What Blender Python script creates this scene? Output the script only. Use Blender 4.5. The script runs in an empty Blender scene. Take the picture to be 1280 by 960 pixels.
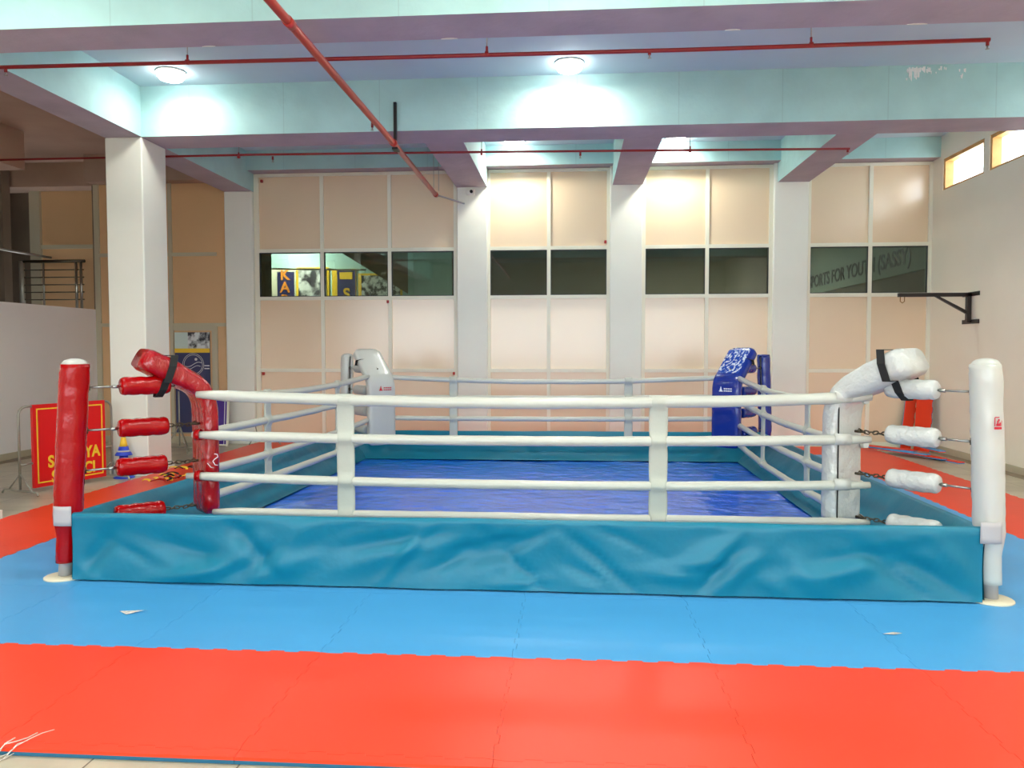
import bpy, math, random
from mathutils import Vector, Matrix, noise
PI = math.pi
S = bpy.context.scene
COL = S.collection
random.seed(7)

# ------------------------------------------------------------------ camera
F_PX, PITCH, YAW, ROLL, EYE = 985.0, .0441855, .0760822, -.00127, 1.6
cy, sy = math.cos(YAW), math.sin(YAW)
fw = Vector((-sy*math.cos(PITCH), cy*math.cos(PITCH), -math.sin(PITCH)))
rt = Vector((cy, sy, 0)); up = rt.cross(fw)
r2 = rt*math.cos(ROLL)+up*math.sin(ROLL); u2 = -rt*math.sin(ROLL)+up*math.cos(ROLL)
cd = bpy.data.cameras.new('camera'); cam = bpy.data.objects.new('camera', cd); COL.objects.link(cam)
cam.matrix_world = Matrix(((r2.x, u2.x, -fw.x, 0), (r2.y, u2.y, -fw.y, 0), (r2.z, u2.z, -fw.z, EYE), (0, 0, 0, 1)))
cd.sensor_width = 36; cd.lens = 36*F_PX/1280; cd.clip_start = .05; cd.clip_end = 200
S.camera = cam

# ------------------------------------------------------------------ light and exposure
S.view_settings.view_transform = 'Standard'; S.view_settings.look = 'None'
S.view_settings.gamma = 1; S.view_settings.use_curve_mapping = False
S.view_settings.exposure = 0.08
S.cycles.max_bounces = 10; S.cycles.diffuse_bounces = 7; S.cycles.glossy_bounces = 4
S.cycles.transparent_max_bounces = 12; S.cycles.sample_clamp_indirect = 6
S.cycles.use_denoising = True
W = bpy.data.worlds.new('sky'); S.world = W; W.use_nodes = True
wb = W.node_tree.nodes['Background']; wb.inputs[0].default_value = (.86, .93, 1, 1); wb.inputs[1].default_value = 7.2
LAMP_W = 56.0          # watts of one ceiling lamp
LAMP_COL = (1, .985, .87)

# ------------------------------------------------------------------ helpers
def lin(c):
    return tuple((v/255/12.92 if v/255 <= .04045 else ((v/255+.055)/1.055)**2.4) for v in c)
def mat(name, rgb, rough=.6, spec=.5, metal=0, bump=None, coat=0, var=None, trans=0, coat_rough=.05):
    """rgb is sRGB 0-255; bump=(scale, strength, distance, stretch); var=(scale, amount)"""
    m = bpy.data.materials.new(name); m.use_nodes = True
    nt = m.node_tree; b = nt.nodes['Principled BSDF']; L = nt.links
    c = lin(rgb)
    b.inputs['Base Color'].default_value = (*c, 1); b.inputs['Roughness'].default_value = rough
    b.inputs['Specular IOR Level'].default_value = spec; b.inputs['Metallic'].default_value = metal
    b.inputs['Coat Weight'].default_value = coat; b.inputs['Coat Roughness'].default_value = coat_rough
    b.inputs['Transmission Weight'].default_value = trans
    tc = nt.nodes.new('ShaderNodeTexCoord')
    if var:
        n = nt.nodes.new('ShaderNodeTexNoise'); n.inputs['Scale'].default_value = var[0]; n.inputs['Detail'].default_value = 5
        L.new(tc.outputs['Object'], n.inputs['Vector'])
        mr = nt.nodes.new('ShaderNodeMapRange'); mr.inputs[1].default_value = .3; mr.inputs[2].default_value = .7
        mr.inputs[3].default_value = 1-var[1]; mr.inputs[4].default_value = 1+var[1]*.4
        L.new(n.outputs[0], mr.inputs[0])
        mx = nt.nodes.new('ShaderNodeMix'); mx.data_type = 'RGBA'; mx.blend_type = 'MULTIPLY'; mx.inputs[0].default_value = 1
        mx.inputs[6].default_value = (*c, 1); L.new(mr.outputs[0], mx.inputs[7]); L.new(mx.outputs[2], b.inputs['Base Color'])
    if bump:
        n = nt.nodes.new('ShaderNodeTexNoise'); n.inputs['Scale'].default_value = bump[0]; n.inputs['Detail'].default_value = 4
        if len(bump) > 3:
            mp = nt.nodes.new('ShaderNodeMapping'); mp.inputs['Scale'].default_value = bump[3]
            L.new(tc.outputs['Object'], mp.inputs[0]); L.new(mp.outputs[0], n.inputs['Vector'])
        else:
            L.new(tc.outputs['Object'], n.inputs['Vector'])
        bp = nt.nodes.new('ShaderNodeBump'); bp.inputs['Strength'].default_value = bump[1]; bp.inputs['Distance'].default_value = bump[2]
        L.new(n.outputs[0], bp.inputs['Height']); L.new(bp.outputs[0], b.inputs['Normal'])
        if coat: L.new(bp.outputs[0], b.inputs['Coat Normal'])
    return m

class MB:
    def __init__(s): s.v = []; s.f = []; s.mi = []; s.sm = []
    def add(s, vs, fs, mi=0, smooth=False):
        o = len(s.v); s.v += [tuple(v) for v in vs]
        for f in fs: s.f.append([i+o for i in f]); s.mi.append(mi); s.sm.append(smooth)
        return s
    def box(s, x0, x1, y0, y1, z0, z1, mi=0):
        v = [(x, y, z) for z in (z0, z1) for y in (y0, y1) for x in (x0, x1)]
        return s.add(v, [(0, 2, 3, 1), (4, 5, 7, 6), (0, 1, 5, 4), (2, 6, 7, 3), (0, 4, 6, 2), (1, 3, 7, 5)], mi)
    def bbox(s, x0, x1, y0, y1, z0, z1, b=.004, mi=0):
        """box with chamfered edges"""
        import itertools
        xs = (x0, x1); ys = (y0, y1); zs = (z0, z1); vs = []; idx = {}
        for i, j, k in itertools.product((0, 1), repeat=3):
            sx, sy_, sz = (1 if i == 0 else -1), (1 if j == 0 else -1), (1 if k == 0 else -1)
            for a, d in enumerate(((0, sy_*b, sz*b), (sx*b, 0, sz*b), (sx*b, sy_*b, 0))):
                idx[i, j, k, a] = len(vs); vs.append((xs[i]+d[0], ys[j]+d[1], zs[k]+d[2]))
        fs = []
        for a in range(3):
            for e in (0, 1):
                q = []
                for p, r in ((0, 0), (1, 0), (1, 1), (0, 1)):
                    t = [p, r]; t.insert(a, e); q.append(idx[(*t, a)])
                fs.append(q if e else q[::-1])
        for a in range(3):
            o1, o2 = [q for q in range(3) if q != a]
            for p in (0, 1):
                for r in (0, 1):
                    t0 = [0, 0, 0]; t0[o1] = p; t0[o2] = r; t1 = list(t0); t1[a] = 1
                    fs.append([idx[(*t0, o1)], idx[(*t1, o1)], idx[(*t1, o2)], idx[(*t0, o2)]])
        for i, j, k in itertools.product((0, 1), repeat=3): fs.append([idx[i, j, k, 0], idx[i, j, k, 1], idx[i, j, k, 2]])
        return s.add(vs, fs, mi)
    def tube(s, pts, r, n=10, mi=0, cap=True, wob=0, seed=0, flat=1):
        pts = [Vector(p) for p in pts]; rs = r if isinstance(r, (list, tuple)) else [r]*len(pts)
        vs = []; ref = None
        for i, p in enumerate(pts):
            t = (pts[min(i+1, len(pts)-1)]-pts[max(i-1, 0)]).normalized()
            if ref is None: ref = Vector((0, 0, 1)) if abs(t.z) < .9 else Vector((1, 0, 0))
            a = (ref-t*ref.dot(t)).normalized(); ref = a; b = t.cross(a)
            for k in range(n):
                w = 2*PI*k/n; d = a*math.cos(w)*flat+b*math.sin(w)
                q = rs[i]
                if wob: q += wob*noise.noise(p*9+d*2+Vector((seed, 0, seed*.37)))
                vs.append(p+d*q)
        fs = [(i*n+k, i*n+(k+1) % n, (i+1)*n+(k+1) % n, (i+1)*n+k) for i in range(len(pts)-1) for k in range(n)]
        s.add(vs, fs, mi, True)
        if cap:
            o = len(s.v)-len(vs); m = len(pts)-1
            s.f.append([o+k for k in range(n)][::-1]); s.mi.append(mi); s.sm.append(False)
            s.f.append([o+m*n+k for k in range(n)]); s.mi.append(mi); s.sm.append(False)
        return s
    def lathe(s, prof, c=(0, 0, 0), n=24, mi=0, smooth=True):
        vs = [(c[0]+r*math.cos(2*PI*k/n), c[1]+r*math.sin(2*PI*k/n), c[2]+z) for r, z in prof for k in range(n)]
        m = len(prof)
        fs = [(i*n+k, i*n+(k+1) % n, (i+1)*n+(k+1) % n, (i+1)*n+k) for i in range(m-1) for k in range(n)]
        fs.append([k for k in range(n)][::-1]); fs.append([(m-1)*n+k for k in range(n)])
        return s.add(vs, fs, mi, smooth)
    def prism(s, poly, z0, z1, mi=0):
        n = len(poly); vs = [(x, y, z0) for x, y in poly]+[(x, y, z1) for x, y in poly]
        fs = [[i for i in range(n)][::-1], [n+i for i in range(n)]]+[(i, (i+1) % n, n+(i+1) % n, n+i) for i in range(n)]
        return s.add(vs, fs, mi)
    def grid(s, fn, nu, nv, mi=0, smooth=True):
        vs = [fn(i/nu, j/nv) for j in range(nv+1) for i in range(nu+1)]
        fs = [(j*(nu+1)+i, j*(nu+1)+i+1, (j+1)*(nu+1)+i+1, (j+1)*(nu+1)+i) for j in range(nv) for i in range(nu)]
        return s.add(vs, fs, mi, smooth)
    def map(s, fn): s.v = [tuple(fn(Vector(v))) for v in s.v]; return s

def inv_of(root):
    """world matrix of a parent chain of empties/meshes built here (translation + z-rotation only)"""
    m = Matrix.Identity(4)
    while root is not None:
        m = Matrix.Translation(root.location) @ root.rotation_euler.to_matrix().to_4x4() @ m; root = root.parent
    return m.inverted()
def obj(name, mb, mats, parent=None, world=True, label=None):
    me = bpy.data.meshes.new(name); vs = mb.v
    loc = None
    if parent is not None and world:
        im = inv_of(parent); vs = [tuple(im @ Vector(v)) for v in vs]
    elif parent is None and world and vs:
        # origin at the base centre of the thing
        xs, ys, zs = zip(*vs); loc = Vector(((min(xs)+max(xs))/2, (min(ys)+max(ys))/2, min(zs)))
        vs = [(x-loc.x, y-loc.y, z-loc.z) for x, y, z in vs]
    me.from_pydata(vs, [], mb.f)
    for m in (mats if isinstance(mats, (list, tuple)) else [mats]): me.materials.append(m)
    for p, mi, sm in zip(me.polygons, mb.mi, mb.sm): p.material_index = mi; p.use_smooth = sm
    me.validate(); me.update()
    import bmesh
    bm = bmesh.new(); bm.from_mesh(me); bmesh.ops.recalc_face_normals(bm, faces=bm.faces); bm.to_mesh(me); bm.free()
    o = bpy.data.objects.new(name, me); COL.objects.link(o)
    if loc is not None: o.location = loc
    if parent is not None: o.parent = parent
    if label: o['label'] = label
    return o
def tag(o, label, cat, group=None, kind=None):
    o['label'] = label; o['category'] = cat
    if group: o['group'] = group
    if kind: o['kind'] = kind
    return o
def thing(name, label, cat, loc=(0, 0, 0), rz=0, group=None):
    o = bpy.data.objects.new(name, None); COL.objects.link(o); o.location = loc; o.rotation_euler = (0, 0, rz)
    o.empty_display_size = .1
    return tag(o, label, cat, group)
def struct(name, mb, m, parent=None):
    o = obj(name, mb, m, parent)
    if parent is None: o['kind'] = 'structure'
    return o
def dup(o, label, loc, rz=None, group=None):
    r = o.copy(); COL.objects.link(r); r.location = loc
    if rz is not None: r.rotation_euler = (0, 0, rz)
    r['label'] = label
    if group: r['group'] = group
    for ch in [c for c in bpy.data.objects if c.parent == o]:
        c = ch.copy(); COL.objects.link(c); c.parent = r
        for g in [g for g in bpy.data.objects if g.parent == ch]:
            d = g.copy(); COL.objects.link(d); d.parent = c
    return r
def text_mb(txt, size, depth=.004, align='CENTER', sx=1, bold=0):
    """flat lettering as an MB in the xz plane, facing -y"""
    cu = bpy.data.curves.new('t', 'FONT'); cu.body = txt; cu.size = size; cu.extrude = depth/2; cu.align_x = align; cu.offset = bold
    o = bpy.data.objects.new('t', cu); COL.objects.link(o)
    dg = bpy.context.evaluated_depsgraph_get(); me = bpy.data.meshes.new_from_object(o.evaluated_get(dg))
    m = MB(); m.add([(v.co.x*sx, -v.co.z, v.co.y) for v in me.vertices], [list(p.vertices) for p in me.polygons])
    bpy.data.objects.remove(o); bpy.data.curves.remove(cu); bpy.data.meshes.remove(me)
    return m

# ------------------------------------------------------------------ materials
M = {}
M['white_paint'] = mat('white_paint', (238, 238, 226), .5, .4, bump=(6, .15, .01), var=(1.2, .04))
M['wall_paint'] = mat('wall_paint', (244, 237, 218), .55, .3, bump=(5, .15, .01), var=(1.0, .04))
M['low_wall'] = mat('low_wall_paint', (246, 242, 240), .55, .3)
def beam_mat(name, rgb):
    m = mat(name, rgb, .7, .25, bump=(9, .35, .02), var=(2.2, .1))
    nt = m.node_tree; L = nt.links; b = nt.nodes['Principled BSDF']
    base = b.inputs['Base Color'].links[0].from_socket
    tc = nt.nodes.new('ShaderNodeTexCoord'); sep = nt.nodes.new('ShaderNodeSeparateXYZ'); L.new(tc.outputs['Object'], sep.inputs[0])
    # thin shuttering joints every 1.22 m
    a = nt.nodes.new('ShaderNodeMath'); a.operation = 'ADD'; a.inputs[1].default_value = 40.37; L.new(sep.outputs[0], a.inputs[0])
    d = nt.nodes.new('ShaderNodeMath'); d.operation = 'MODULO'; d.inputs[1].default_value = 1.22; L.new(a.outputs[0], d.inputs[0])
    l = nt.nodes.new('ShaderNodeMath'); l.operation = 'LESS_THAN'; l.inputs[1].default_value = .011; L.new(d.outputs[0], l.inputs[0])
    k = nt.nodes.new('ShaderNodeMath'); k.operation = 'MULTIPLY'; k.inputs[1].default_value = .15; L.new(l.outputs[0], k.inputs[0])
    mx = nt.nodes.new('ShaderNodeMix'); mx.data_type = 'RGBA'; L.new(k.outputs[0], mx.inputs[0]); L.new(base, mx.inputs[6])
    mx.inputs[7].default_value = (.12, .16, .17, 1); L.new(mx.outputs[2], b.inputs['Base Color'])
    return m
M['beam'] = beam_mat('beam_paint', (184, 222, 220))
M['beam_under'] = mat('plaster_mauve_bounce', (184, 174, 180), .8, .15, bump=(9, .35, .02), var=(2.2, .12))  # plaster, its mauve painting in the bounce from the red mats
M['dim_plaster'] = mat('plaster_dim_warm_tint', (186, 158, 140), .8, .15, bump=(4, .3, .02), var=(.9, .15))  # plaster browned to paint in the left bay's dim, warm light
M['ceiling'] = mat('ceiling_paint', (196, 214, 222), .75, .2, bump=(4, .2, .01), var=(.8, .06))
M['panel'] = mat('panel_board', (238, 212, 178), .26, .8, coat=.7, coat_rough=.2, var=(.6, .03), bump=(2, .08, .01))
M['panel_dim'] = mat('panel_board_dimmed', (226, 184, 138), .35, .35, var=(.8, .06))  # same board as the other bays, deepened to paint in dim light
M['frame'] = mat('cream_frame', (238, 234, 214), .4, .4)
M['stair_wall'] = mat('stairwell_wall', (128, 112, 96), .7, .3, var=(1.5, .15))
M['skirting'] = mat('beige_skirting', (196, 186, 160), .3, .5)
M['floor_border'] = mat('brown_floor_border', (136, 120, 96), .3, .5)
M['glass'] = mat('dark_glass', (20, 26, 24), .03, .5)
M['red_foam'] = mat('red_foam', (234, 60, 22), .42, .45, bump=(160, .12, .002), var=(1.6, .05))
M['blue_foam'] = mat('blue_foam', (70, 154, 210), .40, .45, bump=(160, .12, .002), var=(1.6, .05))
M['blue_foam_under'] = mat('blue_foam_underside', (20, 90, 120), .6)
M['teal'] = mat('teal_vinyl_cloth', (0, 114, 140), .42, .4, bump=(3.0, .35, .04), var=(2.5, .05))
M['canvas'] = mat('blue_canvas', (2, 102, 232), .28, .6, bump=(4.5, .8, .05, (1, 1.3, 1)), coat=.85, coat_rough=.1)
M['red_vinyl'] = mat('red_vinyl', (158, 0, 3), .24, .3, bump=(9, .5, .02), coat=.08)
M['red_wrap'] = mat('red_vinyl_in_film', (156, 0, 12), .22, .4, bump=(13, .9, .03, (1, 1, .5)), coat=.5, coat_rough=.06)
M['white_vinyl'] = mat('white_vinyl', (190, 191, 184), .34, .5, bump=(7, .3, .02), coat=.3)
M['white_wrap'] = mat('white_vinyl_in_film', (192, 194, 190), .28, .5, bump=(14, 1, .022), coat=.5)
M['blue_vinyl'] = mat('blue_vinyl', (14, 44, 140), .22, .5, bump=(7, .35, .02), coat=.5)
M['blue_wrap'] = mat('blue_vinyl_in_film', (14, 60, 170), .2, .6, bump=(22, .9, .03), coat=.9, coat_rough=.05)
M['rope'] = mat('white_rope_sleeve', (188, 189, 178), .32, .5, bump=(22, .3, .01), coat=.3)
M['sleeve'] = mat('white_cloth_tie', (178, 181, 170), .5, .4, bump=(18, .3, .01))
M['black_web'] = mat('black_webbing', (14, 14, 15), .8)
M['black_steel'] = mat('black_steel', (30, 18, 16), .4, .5)
M['steel'] = mat('steel', (170, 168, 160), .3, .5, 1)
M['dark_steel'] = mat('tarnished_steel', (92, 84, 70), .4, .5, 1)
M['tube_steel'] = mat('grey_tube', (168, 166, 154), .35, .5, .6)
M['red_pipe'] = mat('red_pipe_paint', (140, 20, 24), .35, .5)
M['big_pipe'] = mat('orange_red_pipe_paint', (176, 46, 34), .3, .5)
M['brass'] = mat('brass', (150, 110, 60), .35, .5, 1)
M['beige_disc'] = mat('beige_plate', (214, 204, 178), .5)
M['wood'] = mat('orange_wood', (214, 160, 92), .45, .4, var=(9, .2))
M['grey_cloth'] = mat('grey_cloth', (176, 172, 172), .7)
M['logo_red'] = mat('logo_red', (190, 20, 50), .5)
M['logo_white'] = mat('logo_white', (235, 235, 240), .5)
M['yellow'] = mat('yellow_print', (250, 205, 50), .5)
M['sign_red'] = mat('sign_red', (228, 16, 18), .4)
M['navy'] = mat('navy_print', (50, 54, 100), .4)
M['purple'] = mat('purple_print', (70, 30, 140), .4)
M['cone_blue'] = mat('cone_blue', (40, 70, 200), .4)
M['black_plastic'] = mat('black_plastic', (24, 24, 26), .4)
M['film'] = mat('crumpled_clear_film', (214, 206, 196), .15, .7, bump=(30, 1, .02))
M['pale_print'] = mat('pale_print', (205, 222, 215), .5)
M['red_tag'] = mat('red_tag', (176, 40, 34), .5)
def photo_mat(name, scale, seed):
    m = bpy.data.materials.new(name); m.use_nodes = True; nt = m.node_tree; b = nt.nodes['Principled BSDF']
    tc = nt.nodes.new('ShaderNodeTexCoord'); mp = nt.nodes.new('ShaderNodeMapping'); mp.inputs['Location'].default_value = (seed, seed*.7, seed*.3)
    n = nt.nodes.new('ShaderNodeTexNoise'); n.inputs['Scale'].default_value = scale; n.inputs['Detail'].default_value = 3
    cr = nt.nodes.new('ShaderNodeValToRGB'); e = cr.color_ramp.elements
    e[0].position = .42; e[0].color = (.03, .03, .04, 1); e[1].position = .58; e[1].color = (.75, .78, .78, 1)
    nt.links.new(tc.outputs['Object'], mp.inputs[0]); nt.links.new(mp.outputs[0], n.inputs['Vector'])
    nt.links.new(n.outputs[0], cr.inputs[0]); nt.links.new(cr.outputs[0], b.inputs['Base Color']); b.inputs['Roughness'].default_value = .45
    return m
M['photo_a'] = photo_mat('grey_photo_print', 5, 3); M['photo_b'] = photo_mat('dark_photo_print', 8, 9)
m = bpy.data.materials.new('lamp_diffuser'); m.use_nodes = True; b = m.node_tree.nodes['Principled BSDF']
b.inputs['Base Color'].default_value = (.9, .95, .95, 1); b.inputs['Emission Color'].default_value = (.95, 1, 1, 1); b.inputs['Emission Strength'].default_value = 20
M['lamp'] = m
# floor: pale stone tiles with thin joints
m = mat('stone_tile_floor', (205, 196, 172), .3, .5); M['floor'] = m
nt = m.node_tree; b = nt.nodes['Principled BSDF']; tc = nt.nodes.new('ShaderNodeTexCoord')
br = nt.nodes.new('ShaderNodeTexBrick'); br.offset = 0; br.inputs['Scale'].default_value = 1; br.inputs['Brick Width'].default_value = .6; br.inputs['Row Height'].default_value = .6
br.inputs['Mortar Size'].default_value = .004
br.inputs['Color1'].default_value = (*lin((214, 205, 182)), 1); br.inputs['Color2'].default_value = (*lin((198, 188, 162)), 1); br.inputs['Mortar'].default_value = (*lin((110, 98, 80)), 1)
ns = nt.nodes.new('ShaderNodeTexNoise'); ns.inputs['Scale'].default_value = 3; ns.inputs['Detail'].default_value = 8
mx = nt.nodes.new('ShaderNodeMix'); mx.data_type = 'RGBA'; mx.blend_type = 'MULTIPLY'; mx.inputs[0].default_value = .5
nt.links.new(tc.outputs['Object'], br.inputs['Vector']); nt.links.new(tc.outputs['Object'], ns.inputs['Vector'])
nt.links.new(br.outputs[0], mx.inputs[6]); nt.links.new(ns.outputs[0], mx.inputs[7]); nt.links.new(mx.outputs[2], b.inputs['Base Color'])
# tinted window glass: part mirror, part see-through
m = bpy.data.materials.new('tinted_pane'); m.use_nodes = True; nt = m.node_tree; nt.nodes.remove(nt.nodes['Principled BSDF'])
tr = nt.nodes.new('ShaderNodeBsdfTransparent'); tr.inputs[0].default_value = (.62, .68, .62, 1)
gl = nt.nodes.new('ShaderNodeBsdfGlossy'); gl.inputs['Roughness'].default_value = .02
fr = nt.nodes.new('ShaderNodeFresnel'); fr.inputs[0].default_value = 1.6; ms = nt.nodes.new('ShaderNodeMixShader')
nt.links.new(fr.outputs[0], ms.inputs[0]); nt.links.new(tr.outputs[0], ms.inputs[1]); nt.links.new(gl.outputs[0], ms.inputs[2])
nt.links.new(ms.outputs[0], nt.nodes['Material Output'].inputs[0]); M['pane'] = m
m = bpy.data.materials.new('clear_pane'); m.use_nodes = True; nt = m.node_tree; nt.nodes.remove(nt.nodes['Principled BSDF'])
tr = nt.nodes.new('ShaderNodeBsdfTransparent'); tr.inputs[0].default_value = (.96, .98, .98, 1)
nt.links.new(tr.outputs[0], nt.nodes['Material Output'].inputs[0]); M['clear_pane'] = m

# ------------------------------------------------------------------ room shell
FZ = -.03; CZ = 4.93; BZ = 4.30; WY = 13.3; XR = 5.78; XL = -8.33
struct('floor', MB().box(-12, 7, -4.2, WY, FZ-.2, FZ), M['floor'])
struct('ceiling_left_bay', MB().box(-12, -5.7, -4.2, 14.2, CZ-.004, CZ+.2), M['dim_plaster'])
struct('ceiling', MB().box(-5.7, XR+.25, -4.2, 22.3, CZ, CZ+.2), M['ceiling'])
# right wall with the strip windows: lights at y 12.9-11.72, 11.58-10.3, 10.16-8.9
wr = MB(); ow = [(11.70, 12.94), (10.24, 11.56), (8.80, 10.10)]; zb, zt = 4.07, 4.56
wr.box(XR, XR+.25, -4.2, WY+.2, FZ, zb).box(XR, XR+.25, -4.2, WY+.2, zt, CZ)
wr.box(XR, XR+.25, 12.94, WY+.2, zb, zt).box(XR, XR+.25, -4.2, 8.80, zb, zt).box(XR+.0, XR+.25, 11.56, 11.70, zb, zt).box(XR, XR+.25, 10.10, 10.24, zb, zt)
struct('wall_right', wr, M['wall_paint'])
for i, (a, b_) in enumerate(ow):
    fr_ = MB(); t = .05
    fr_.box(XR+.015, XR+.14, a, a+t, zb, zt).box(XR+.015, XR+.14, b_-t, b_, zb, zt).box(XR+.015, XR+.14, a+t, b_-t, zt-t, zt).box(XR+.015, XR+.14, a+t, b_-t, zb, zb+.03)
    w = struct('window_%d' % (i+1), fr_, M['wood'])
    obj('pane', MB().box(XR+.09, XR+.096, a+t, b_-t, zb+.03, zt-t), M['clear_pane'], w)
# wall behind the camera, with glazing added over most of its width for frontal daylight
wf = MB().box(-12, XR+.25, -4.2, -4, FZ, .8).box(-12, XR+.25, -4.2, -4, 3.7, CZ).box(-12, -8.2, -4.2, -4, .8, 3.7).box(5.6, XR+.25, -4.2, -4, .8, 3.7)
struct('wall_front', wf, M['white_paint'])
ff = MB().box(-8.2, 5.6, -4.14, -4.06, .8, .86).box(-8.2, 5.6, -4.14, -4.06, 3.64, 3.7)
for i in range(8): ff.box(-8.2+i*1.963, -8.14+i*1.963, -4.14, -4.06, .86, 3.64)
wfr = struct('window_20', ff, M['frame']); obj('pane', MB().box(-8.2, 5.6, -4.11, -4.10, .86, 3.64), M['clear_pane'], wfr)
struct('ground_outside', MB().box(-20, 20, -30, -4.2, FZ-.2, FZ), M['floor'])
pl_ = bpy.data.lights.new('window_portal', 'AREA'); pl_.shape = 'RECTANGLE'; pl_.size = 13.8; pl_.size_y = 2.9; pl_.cycles.is_portal = True
pp_ = bpy.data.objects.new('window_portal', pl_); COL.objects.link(pp_); pp_.location = (-1.3, -4.3, 2.25); pp_.rotation_euler = (PI/2, 0, PI)
for (a, b_) in ow:
    q_ = bpy.data.lights.new('window_portal', 'AREA'); q_.shape = 'RECTANGLE'; q_.size = b_-a; q_.size_y = .49; q_.cycles.is_portal = True
    q2 = bpy.data.objects.new('window_portal', q_); COL.objects.link(q2); q2.location = (XR+.3, (a+b_)/2, 4.315); q2.rotation_euler = (PI/2, 0, PI/2)

# left low wall with the stairwell beyond it
struct('wall_left', MB().box(XL-.2, XL, -4, WY, FZ, 2.305), M['low_wall'])
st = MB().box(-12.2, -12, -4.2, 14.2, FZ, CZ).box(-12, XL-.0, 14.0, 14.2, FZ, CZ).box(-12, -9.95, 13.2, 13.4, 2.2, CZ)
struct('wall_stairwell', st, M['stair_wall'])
sp = MB()
sp.box(-9.72, XL-.36, 13.90, 13.98, 2.2, 4.5)
struct('wall_stairwell_panel', sp, M['panel_dim'])
sf = MB().box(-9.92, -9.72, 13.84, 13.97, 2.1, 4.55).box(-9.72, XL-.36, 13.86, 13.9, 3.45, 3.52).box(XL-.36, XL-.2, 13.84, 13.97, 2.1, 4.55).box(-10.12, -10.07, 13.15, 13.2, 3.72, 4.55)
struct('trim_stairwell', sf, M['skirting'])
struct('wall_beam_stairwell', MB().box(-12, XL, 13.5, 14.0, 4.5, CZ), M['dim_plaster'])
# ceiling beams, all 0.63 m deep
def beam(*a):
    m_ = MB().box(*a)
    m_.mi[0] = 1          # sides are painted, the underside is bare plaster with mauve mat bounce in its colour
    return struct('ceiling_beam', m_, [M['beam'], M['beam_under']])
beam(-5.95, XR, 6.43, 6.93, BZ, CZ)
# the nearer cross beam has chipped, salt-stained plaster near its right end
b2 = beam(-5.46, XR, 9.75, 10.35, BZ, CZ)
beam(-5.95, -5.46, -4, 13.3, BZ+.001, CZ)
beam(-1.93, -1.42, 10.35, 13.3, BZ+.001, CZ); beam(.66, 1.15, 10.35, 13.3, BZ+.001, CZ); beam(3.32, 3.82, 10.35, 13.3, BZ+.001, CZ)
beam(-5.46, XR, 13.02, 13.34, 4.61, CZ); struct('ceiling_beam', MB().box(-8.33, -5.95, 13.02, 13.34, 4.47, CZ), M['dim_plaster'])
struct('ceiling_beam', MB().box(-8.95, -8.36, -4, 11.6, BZ+.05, CZ), M['dim_plaster'])
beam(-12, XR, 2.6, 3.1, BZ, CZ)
bst = MB()
for k in range(44):
    x = 3.92+random.random()*.2 if k < 22 else 3.9+random.random()*.75; z = 4.91-random.random()*(.05 if k < 30 else .14); s_ = .006+random.random()*.010; h = (.04+random.random()*.12) if k < 14 else .02+random.random()*.03
    bst.add([(x-s_, 9.747, z), (x+s_, 9.747, z+.004), (x+s_*.7, 9.747, z-h), (x-s_*.6, 9.747, z-h*.8), (x, 9.742, z-h*.5)], [(0, 1, 4), (1, 2, 4), (2, 3, 4), (3, 0, 4)])
tag(obj('salt_stain', bst, mat('salt_white', (250, 250, 246), .8)), 'white flaky salt stain on the ceiling beam, upper right', 'stain', kind='stuff')
for k, (x, y, w_) in enumerate([(-1.07, 6.94, .07), (-3.234, 6.94, .06), (1.35, 6.94, .06), (2.86, 6.94, .08)]):
    pl = MB()
    pts = [(x+w_*math.cos(a)*(1+.2*math.sin(3*a)), y-.02+.012*math.sin(a)) for a in [2*PI*i/12 for i in range(12)]]
    pl.prism(pts, BZ-.004, BZ+.001)
    tag(obj('plaster_patch', pl, M['white_paint']), ['white plaster patch under the front ceiling beam, above the rope middle', 'small white plaster patch beside the diagonal orange pipe',
        'small white plaster chip under the front beam, right of the lamp', 'white plaster patch under the front beam, nearest the right wall'][k], 'plaster patch')

# pillars
def pillar(x0, x1, y0, y1, z1, m='white_paint', plinth=True):
    mb = MB().bbox(x0, x1, y0, y1, FZ, z1, .012)
    o = struct('pillar', mb, M[m])
    if plinth: obj('plinth', MB().bbox(x0-.025, x1+.025, y0-.025, y1+.025, FZ, FZ+.1, .004), M['white_paint'], o)
    return o
pillar(-5.95, -5.46, 9.75, 10.35, BZ)
pillar(-5.95, -5.46, 6.43, 7.07, BZ)
pillar(-5.95, -5.46, 13.2, 13.5, BZ)
pillar(-1.93, -1.42, 13.2, 13.5, CZ); pillar(.62, 1.15, 13.2, 13.5, CZ); pillar(3.27, 3.82, 13.2, 13.5, CZ)
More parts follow.
